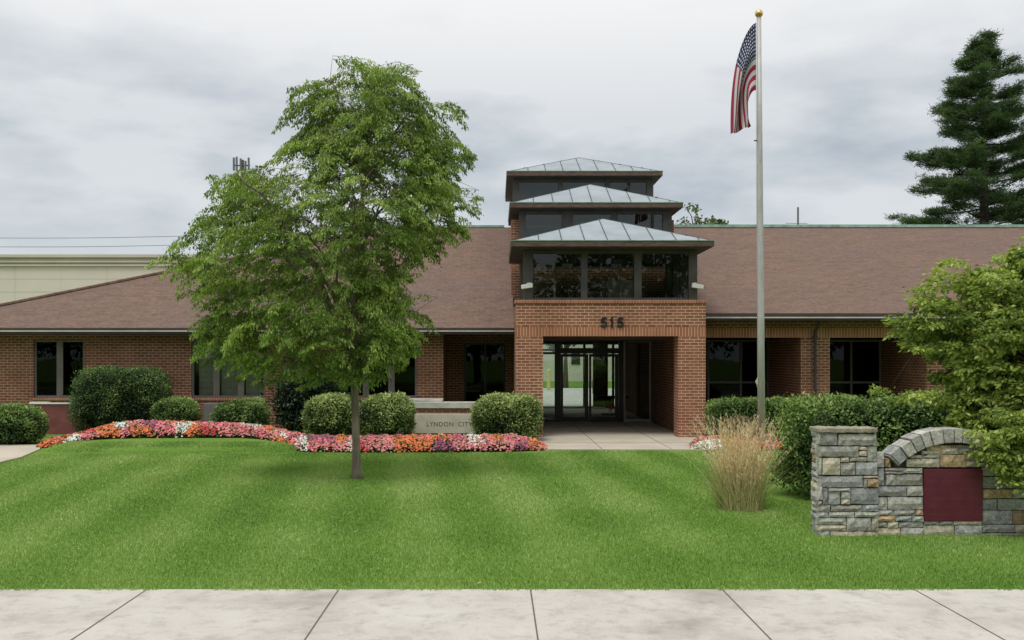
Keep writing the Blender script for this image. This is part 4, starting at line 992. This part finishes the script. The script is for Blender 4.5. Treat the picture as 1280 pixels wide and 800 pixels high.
pil = [(150,135,172,237,'l'),(174,130,316,247,'g'),(318,147,642,249,'g'),(154,250,490,342,'g'),(492,254,560,288,'t'),(492,290,560,336,'t'),(562,252,645,382,'g'),
 (154,344,184,492,'g'),(186,346,334,494,'c'),(336,343,410,384,'t'),(412,338,560,382,'t'),(336,387,466,495,'g'),(468,385,652,494,'b'),
 (160,500,528,598,'b'),(530,498,655,522,'t'),(560,524,656,592,'o'),(530,524,558,598,'g'),
 (150,588,187,702,'l'),(189,601,234,742,'b'),(236,601,418,628,'g'),(236,630,338,742,'b'),(340,632,420,690,'g'),(340,692,420,740,'c'),(422,600,657,738,'b'),
 (150,704,187,742,'t'),(150,744,256,800,'g'),(258,744,520,800,'g'),(522,742,657,800,'b')]
b = MB()
for x0, y0, x1, y1, c in pil: stonebox(b, SX(zp(x0)), SX(zp(x1)), SZ(zq(y1)), SZ(zq(y0)), DS, .1, pc[c])
def fillrows(b, x0, x1, z0, z1, y, dep=.1, ok=None):
    z = z0
    while z < z1 - .03:
        h = min(random.choice([.07, .10, .13, .16]), z1 - z)
        if z1 - z - h < .05: h = z1 - z
        x = x0
        while x < x1 - .01:
            wv = min(random.uniform(.12, .42), x1 - x)
            if x1 - x - wv < .08: wv = x1 - x
            if ok is None or ok(x, x + wv, z, z + h): 
                if h > .12 and random.random() < .3:
                    stonebox(b, x, x + wv, z, z + h * .45, y, dep, pc[random.choice('ggbtt')]); stonebox(b, x, x + wv, z + h * .45, z + h, y, dep, pc[random.choice('ggbl')])
                else: stonebox(b, x, x + wv, z, z + h, y, dep, pc[random.choice('gggbbbltoct'[:11])])
            x += wv
        z += h
px0, px1 = SX(1022.5), SX(1098.3)
fillrows(b, px0, px1, -.05, SZ(640), DS)
# left and back faces of pillar
def sideface(b, x, y0, y1, z0, z1, flip):
    tmp = MB(); fillrows(tmp, y0, y1, z0, z1, 0, .1)
    vs = [((x + v[1]) if not flip else (x - v[1]), v[0], v[2]) for v in tmp.v]
    o_ = len(b.v); b.v += vs; b.f += [tuple(i + o_ for i in f) for f in tmp.f]; b.m += tmp.m; b.c += tmp.c
sideface(b, px0 + .012, DS + .03, DS + .27, -.05, SZ(538), False)
sideface(b, px1 - .012, DS + .03, DS + .27, -.05, SZ(538), True)
b.build('pillar', 'stone', t, color=True)
MB().box(px0 + .04, px1 - .04, DS + .03, DS + .26, -.05, SZ(540)).build('pillar_core', 'mortar', t)
def capslab(x0, x1):
    b = MB(); n = 14; top = []
    for k in range(n + 1):
        top.append((x0 + (x1 - x0) * k / n, random.uniform(-.006, .006)))
    zc0, zc1 = SZ(541), SZ(534.8)
    poly = [(x, zc0 + j) for x, j in top] + [(x, zc1 + j) for x, j in top[::-1]]
    b.prism(poly, DS - .03, DS + .29, 0, (.36, .33, .25)); return b.build('pillar_cap', 'stone', t, bevel=.012, color=True)
capslab(px0 - .008, px1 - .02)
# wall body + arch
cxA, czA = SX(1194), SZ(651); R1 = 115 / S(DS); R0 = 97.5 / S(DS); YW = DS + .06
x0w, x1w = SX(1098), SX(1290)
plx0, plx1, plz1, plz0 = SX(1157.5), SX(1231), SZ(587), SZ(652)
def under(x0, x1, z0, z1):
    return True
b = MB()
# hand-set stones from the photograph, second zoom (8x, offset 1120,540)
def ap(x): return 1120 + x / 8
def aq(y): return 540 + y / 8
hand = [(128,272,462,362,'c'),(464,232,722,360,'o'),(724,232,905,290,'t'),(724,292,860,358,'t'),(280,190,478,235,'l'),(482,165,650,228,'t'),(652,160,780,228,'g'),(-90,366,95,398,'g'),(95,366,292,424,'l'),(-90,400,95,428,'l'),(20,430,296,545,'g'),(-80,430,18,545,'g'),(-160,548,130,655,'b'),(130,548,296,650,'g'),(-160,658,-60,790,'g'),(-60,655,300,790,'g'),
 (892,362,1030,450,'g'),(1032,362,1132,412,'t'),(1032,414,1132,448,'t'),(1134,362,1300,450,'g'),(892,452,1260,575,'b'),(1262,452,1380,575,'g'),(892,578,1190,674,'o'),(1192,578,1380,674,'g'),(892,678,1040,790,'b'),(1042,678,1380,790,'b'),(-160,366,-92,545,'b'),(160,236,280,270,'t'),(280,236,462,270,'g')]
for X0, Y0, X1, Y1, c in hand:
    stonebox(b, SX(ap(X0)), SX(ap(X1)), SZ(aq(Y1)), SZ(aq(Y0)), YW, .1, pc[c])
zb = SZ(aq(790))
fillrows(b, x0w, plx0, -.05, zb, YW); fillrows(b, plx1, x1w, -.05, zb, YW); fillrows(b, plx0, plx1, -.05, plz0, YW)
# stones outside the arch shoulders
stonebox(b, SX(1098), SX(1108), SZ(585), SZ(566), YW, .1, GR); stonebox(b, SX(1109), SX(1116), SZ(585), SZ(573), YW, .1, OC)
fillrows(b, SX(1262), x1w, SZ(585), SZ(556), YW)
b2 = b; wall_b = b
poly = [(x0w, -.05), (x1w, -.05), (x1w, SZ(585)), (cxA + R0 * math.cos(math.radians(40)), SZ(585))]
for a in np.linspace(44, 136, 24): poly.append((cxA + (R0 + .03) * math.cos(math.radians(a)), czA + (R0 + .03) * math.sin(math.radians(a))))
poly += [(x0w, SZ(570))]
MB().prism(poly, YW + .035, YW + .20).build('wall_core', 'mortar', t)
b = MB(); angs = [44]
fillrows(b2, cxA - .66, cxA + .66, SZ(585), SZ(557), YW + .02, ok=lambda a, c, z0, z1: max(math.hypot(a - cxA, z1 - czA), math.hypot(c - cxA, z1 - czA)) < R0 + .05)
while angs[-1] < 136: angs.append(min(136, angs[-1] + random.uniform(5.5, 8.5)))
for a0, a1 in zip(angs[:-1], angs[1:]):
    g = .35; r1 = R1 + random.uniform(-.008, .012); q = [(R0, a0 + g), (R0, a1 - g), (r1, a1 - g), (r1, a0 + g)]
    kq = random.uniform(.8, 1.15); c = tuple(v * kq for v in random.choice([GR, GR, BG, LT]))
    b.prism([(cxA + r * math.cos(math.radians(a)), czA + r * math.sin(math.radians(a))) for r, a in q][::-1], YW - .05 + random.uniform(-.01, .01), YW + .24, 0, c)
b2.build('wall_face', 'stone', t, color=True)
b.build('arch_coping', 'stone', t, bevel=.01, color=True)
pq = MB().box(plx0, plx1, YW - .02, YW + .03, plz0, plz1).build('plaque', 'plaque', t, bevel=.004)
# right pillar, mirrored
b = MB(); q0, q1 = SX(1290), SX(1370); fillrows(b, q0, q1, -.05, SZ(541), DS); sideface(b, q0 + .012, DS + .03, DS + .27, -.05, SZ(541), False)
b.build('pillar', 'stone', t, color=True); MB().box(q0 + .04, q1 - .04, DS + .03, DS + .26, -.05, SZ(540)).build('pillar_core', 'mortar', t); capslab(q0 - .01, q1 + .01)

# ------------------------------------------------------------------ ornamental grass
D = 12.9; gx = X_(926, D); t = thing('ornamental_grass', (gx, D, 0), 'tuft of tall tan feathery ornamental grass at the edge of the lawn', 'ornamental grass')
def stalks(n, hmin, hmax, spread, rad, base, wdt, col0, col1, name, plume=0):
    V = []; Cc = []; PV = []; PC = []
    for i in range(n):
        a = rng.uniform(0, 6.283); rb = base * math.sqrt(rng.random()); x0, y0 = gx + rb * math.cos(a), D + rb * math.sin(a)
        h = rng.uniform(hmin, hmax); ln_ = rng.normal(0, spread); ly = rng.normal(0, spread); bend = rng.uniform(.4, 1.6)
        c = np.array(col0) + (np.array(col1) - np.array(col0)) * rng.random(); prev = None
        for k in range(6):
            q = k / 5; p = np.array([x0 + (x0 - gx) * .5 * q + ln_ * q ** (1 + bend), y0 + ly * q ** (1 + bend), h * q]); wv = wdt * (1 - q * .8)
            if prev is not None: V += [prev[0] - [prev[1], 0, 0], prev[0] + [prev[1], 0, 0], p + [wv, 0, 0], p - [wv, 0, 0]]; Cc += [c] * 4
            if plume and q > .55:
                for _ in range(9):
                    s0 = p + (p - prev[0]) * (rng.random() - 1) ; d = np.array([rng.normal(0, .02), rng.normal(0, .02), rng.uniform(.02, .05)])
                    w_ = np.array([.003, 0, 0]); PV += [s0 - w_, s0 + w_, s0 + d + w_ * .4, s0 + d - w_ * .4]; PC += [c * rng.uniform(.85, 1.2)] * 4
            prev = (p, wv)
    V = np.array(V); npmesh(name, V, np.arange(len(V)).reshape(-1, 4), np.array(Cc), 'bush_leaf', t)
    if plume: PV = np.array(PV); npmesh('plumes', PV, np.arange(len(PV)).reshape(-1, 4), np.array(PC), 'bush_leaf', t)
stalks(330, .70, 1.30, .24, .3, .24, .0035, (.62, .47, .28), (.85, .70, .48), 'stalks', 1)
stalks(620, .25, .8, .24, .3, .30, .005, (.26, .32, .10), (.50, .46, .22), 'blades')

n = 260; P = np.c_[rng.uniform(-6, 6, n), rng.uniform(8.6, 20, n), rng.uniform(.02, .035, n)]
V, Fc, cl_ = leaf_geo(P, rng.normal(0, 1, (n, 3)) * [1, 1, .15], np.c_[rng.normal(0, .2, (n, 2)), np.ones(n)], rng.uniform(.03, .055, n), rng.uniform(.015, .025, n), leafcols(n, (.32, .26, .09), (.16, .12, .05), (.42, .38, .14)))
tag(npmesh('fallen_leaves', V, Fc, cl_, 'bush_leaf'), 'scattered small yellowed leaves on the lawn', 'fallen leaves', kind='stuff')
# ------------------------------------------------------------------ background building, mast, wires
D = 45
t = thing('tan_building', (X_(120, D), D, 0), 'plain tan commercial building with stepped cornice behind the left roof', 'building')
xa, xb = X_(-60, D), X_(335, D); zt0 = Z_(318.5, D)
MB().box(xa, xb, D, D + 20, 0, zt0 - .55).build('wall', 'tan_wall', t)
for k, (dy, z0, z1) in enumerate(((-.10, -.55, -.46), (-.04, -.459, -.38), (-.14, -.379, -.30), (-.06, -.299, -.14), (-.2, -.139, 0))):
    MB().box(xa + dy, xb - dy, D + dy, D + 20.1, zt0 + z0, zt0 + z1).build('cornice', 'tan_trim', t)
b = MB()
for z in np.arange(3.3, zt0 - .6, .62): b.box(xa, xb, D - .006, D - .002, z, z + .022)
for x in np.arange(xa + .8, xb, 2.2): b.box(x, x + .022, D - .0065, D - .0025, 2, zt0 - .6)
b.build('panel_joint', 'tan_trim', t)
D = 110; x = X_(303, D); t = thing('antenna_mast', (x, D, 0), 'cell antenna mast poking up behind the left side of the street tree', 'antenna mast')
MB().tube([(x, D, 0), (x, D, Z_(200, D))], [.4, .2], 8).build('pole', 'mast', t)
for px, h0, h1 in ((293.5, 198, 214), (297, 197, 215), (302, 199, 213), (308, 202, 214), (312, 198, 213)):
    q = X_(px, D); MB().box(q - .1, q + .1, D - .5, D - .3, Z_(h1, D), Z_(h0, D)).build('antenna_panel', 'mast', t)
MB().box(X_(293, D), X_(313, D), D - .2, D - .1, Z_(208, D), Z_(206.5, D)).build('crossarm', 'mast', t)
D = 90; x = X_(997.5, D); t = thing('radio_antenna', (x, D, 0), 'thin grey antenna standing above the right roof ridge', 'antenna')
MB().tube([(x, D, 0), (x, D, Z_(259, D))], [.14, .09], 6).build('pole', 'mast', t)
b_ = MB().tube([(x - 1.2, D, Z_(279, D)), (x + .9, D, Z_(279.5, D))], .025, 4).build('crossarm', 'mast', t)
D = 70
for y0, lb in ((297.5, 'upper overhead power line in the sky at left'), (308.5, 'lower overhead power line in the sky at left')):
    pts = [(X_(px, D), D, Z_(y0 - 2.2 * (px / 220) ** 1.0 + .9 * math.sin(px / 220 * 3.1), D)) for px in range(-80, 700, 20)]
    o = MB().tube(pts, .022, 4).build('power_line', 'wire'); tag(o, lb, 'power line', 'overhead power lines')
